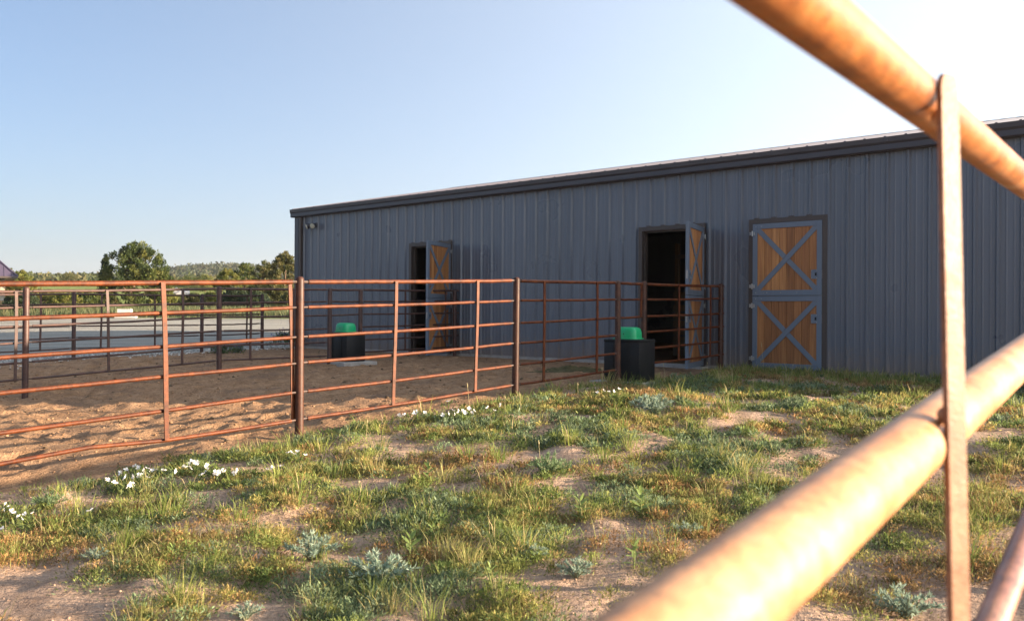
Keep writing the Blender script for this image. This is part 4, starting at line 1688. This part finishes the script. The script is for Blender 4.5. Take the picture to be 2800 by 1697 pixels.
def flower_clump(label, spots, hgt=.09):
    pts = [on_ground(a * 1.1368, (b + 22) * 1.1368) for a, b in spots]
    c = sum(pts, Vector()) / len(pts)
    c.z = float(zrel(c.x, c.y))
    root = empty('flower_clump', c)
    tag(root, label, 'flowers', 'white wildflower clumps along the sand edge')
    st_ = MB()
    V_, Q_, C_ = [], [], []
    o = 0
    for p, (a, b) in zip(pts, spots):
        p.z = float(zrel(p.x, p.y))
        top = at(a * 1.1368, b * 1.1368, p.y - .05)
        top.z += .012
        l = p - c
        t_ = top - c
        st_.tube([l, (l + t_) * .5 + Vector((.01, 0, 0)), t_], [.003, .0025, .002], 5)
        nl = 60
        A = np.array(l)[None] + rng.normal(size=(nl, 3)) * np.array([.05, .05, 0]) + np.array([0, 0, 1]) * rng.random((nl, 1)) * max(.03, (t_.z - l.z)) * .8
        dv = rng.normal(size=(nl, 3)) * .6 + np.array([0, 0, .6])
        dv /= np.linalg.norm(dv, axis=1)[:, None]
        sd_ = np.cross(dv, rng.normal(size=(nl, 3)))
        sd_ /= np.linalg.norm(sd_, axis=1)[:, None]
        L = rng.uniform(.025, .055, nl)
        m_ = A + dv * (L * .5)[:, None]
        V_.append(np.stack([A, m_ + sd_ * (L * .12)[:, None], A + dv * L[:, None], m_ - sd_ * (L * .12)[:, None]], 1).reshape(-1, 3))
        Q_.append(np.arange(4 * nl).reshape(nl, 4) + o)
        cc = np.asarray([(.11, .15, .045), (.15, .18, .05), (.09, .125, .05)])[rng.integers(0, 3, nl)] * rng.uniform(.8, 1.2, (nl, 1))
        C_.append(np.repeat(cc, 4, 0))
        o += 4 * nl
        f = link('flower', FLOWER, None, root)
        s_ = random.uniform(.019, .029) * (.6 if 'left edge' in label else 1) * (.75 if 'foot of' in label else 1)
        f.location = t_
        f.scale = (s_, s_, s_)
        f.rotation_euler = (random.uniform(-.3, 1.6), random.uniform(-.9, 1.1), random.uniform(-3, 3))
    stuff(st_.build('stem', M['flower_stem'], root))
    link('foliage', np_mesh('foliage', np.concatenate(V_), quads=np.concatenate(Q_), col=np.concatenate(C_)), M['leaf'], root)


flower_clump('left half of the big drift of white flowers by the sand edge', [(258, 1158), (290, 1140), (303, 1133), (325, 1124), (333, 1128), (343, 1135), (353, 1130), (365, 1136), (372, 1134), (393, 1136), (302, 1152), (322, 1150), (310, 1172), (316, 1168), (355, 1152), (337, 1147), (275, 1165)])
flower_clump('right half of the big drift of white flowers by the sand edge', [(420, 1136), (444, 1127), (455, 1118), (462, 1113), (470, 1120), (458, 1130), (474, 1116), (493, 1128), (500, 1133), (497, 1122), (520, 1140), (528, 1142), (540, 1138), (533, 1136), (565, 1140), (571, 1136), (487, 1145)])
flower_clump('few white flowers between the big drift and the nearest post', [(645, 1133), (655, 1128), (675, 1125)])
flower_clump('white flowers at the foot of the nearest fence post', [(693, 1092), (700, 1090), (708, 1095), (735, 1098), (715, 1089)])
flower_clump('drift of white flowers under the fence between the two nearest posts', [(960, 1002), (972, 1000), (996, 998), (1000, 993), (1022, 995), (1065, 1000), (1078, 997), (1090, 990), (1104, 992), (1113, 990), (1118, 995), (1128, 985), (1135, 995), (1078, 968), (1095, 998), (1140, 990)])
flower_clump('white flowers right of the second fence post', [(1173, 983), (1205, 976), (1190, 990)])
flower_clump('white flowers in the grass near the waterer', [(1437, 946), (1452, 942), (1465, 944), (1489, 938), (1476, 943)])
flower_clump('pale flowers at the left edge of the grass', [(8, 1230), (20, 1222), (34, 1238), (28, 1232), (45, 1246), (60, 1240), (78, 1238), (52, 1252), (6, 1275), (14, 1215)])
flower_clump('single white flower on bare soil left of centre', [(217, 1232)])


# plants at the barn corner
def corner_plant(px_, py_, Rr, H, label, cols, purple):
    p = on_ground(px_, py_)
    root = empty('corner_plant', p)
    tag(root, label, 'plant')
    m = 18
    a = rng.random(m) * 6.283
    q_ = np.sqrt(rng.random(m))
    cent = np.stack([np.cos(a) * q_ * Rr, np.sin(a) * q_ * Rr, H * (.75 - .4 * q_)], 1)
    V, Q, Cc = leaf_cloud(cent, np.full(m, Rr * .3), 900, .07, cols, .9, 4)
    link('foliage', np_mesh('foliage', V, quads=Q, col=Cc), M['leaf'], root)
    if purple:
        V, Q, Cc = leaf_cloud(cent + np.array([0, 0, H * .22]), np.full(m, Rr * .25), 160, .05, purple, .9, 3)
        link('blossom', np_mesh('blossom', V, quads=Q, col=Cc), M['petal'], root)


corner_plant(772, 955, .42, .45, 'purple flowering plant on the gravel by the barn corner', [(.06, .09, .04), (.08, .11, .045)], [(.16, .11, .26), (.20, .14, .30)])
corner_plant(622, 965, .34, .16, 'small green tuft on the gravel beyond the farthest fence', [(.08, .12, .05), (.10, .14, .05)], [(.18, .14, .26)])


# thin morning haze in the air
hz_ = MB().box((-1100, -160, -25), (1100, 1700, 90)).build('haze', None)
stuff(hz_)
hmat = bpy.data.materials.new('haze_air')
hmat.use_nodes = True
ht = hmat.node_tree
ht.nodes.clear()
ho_ = ht.nodes.new('ShaderNodeOutputMaterial')
hv = ht.nodes.new('ShaderNodeVolumePrincipled')
hv.inputs['Color'].default_value = (.86, .90, .96, 1)
hv.inputs['Density'].default_value = .00019
hv.inputs['Anisotropy'].default_value = .3
ht.links.new(hv.outputs[0], ho_.inputs['Volume'])
hz_.data.materials.append(hmat)
bpy.context.view_layer.update()
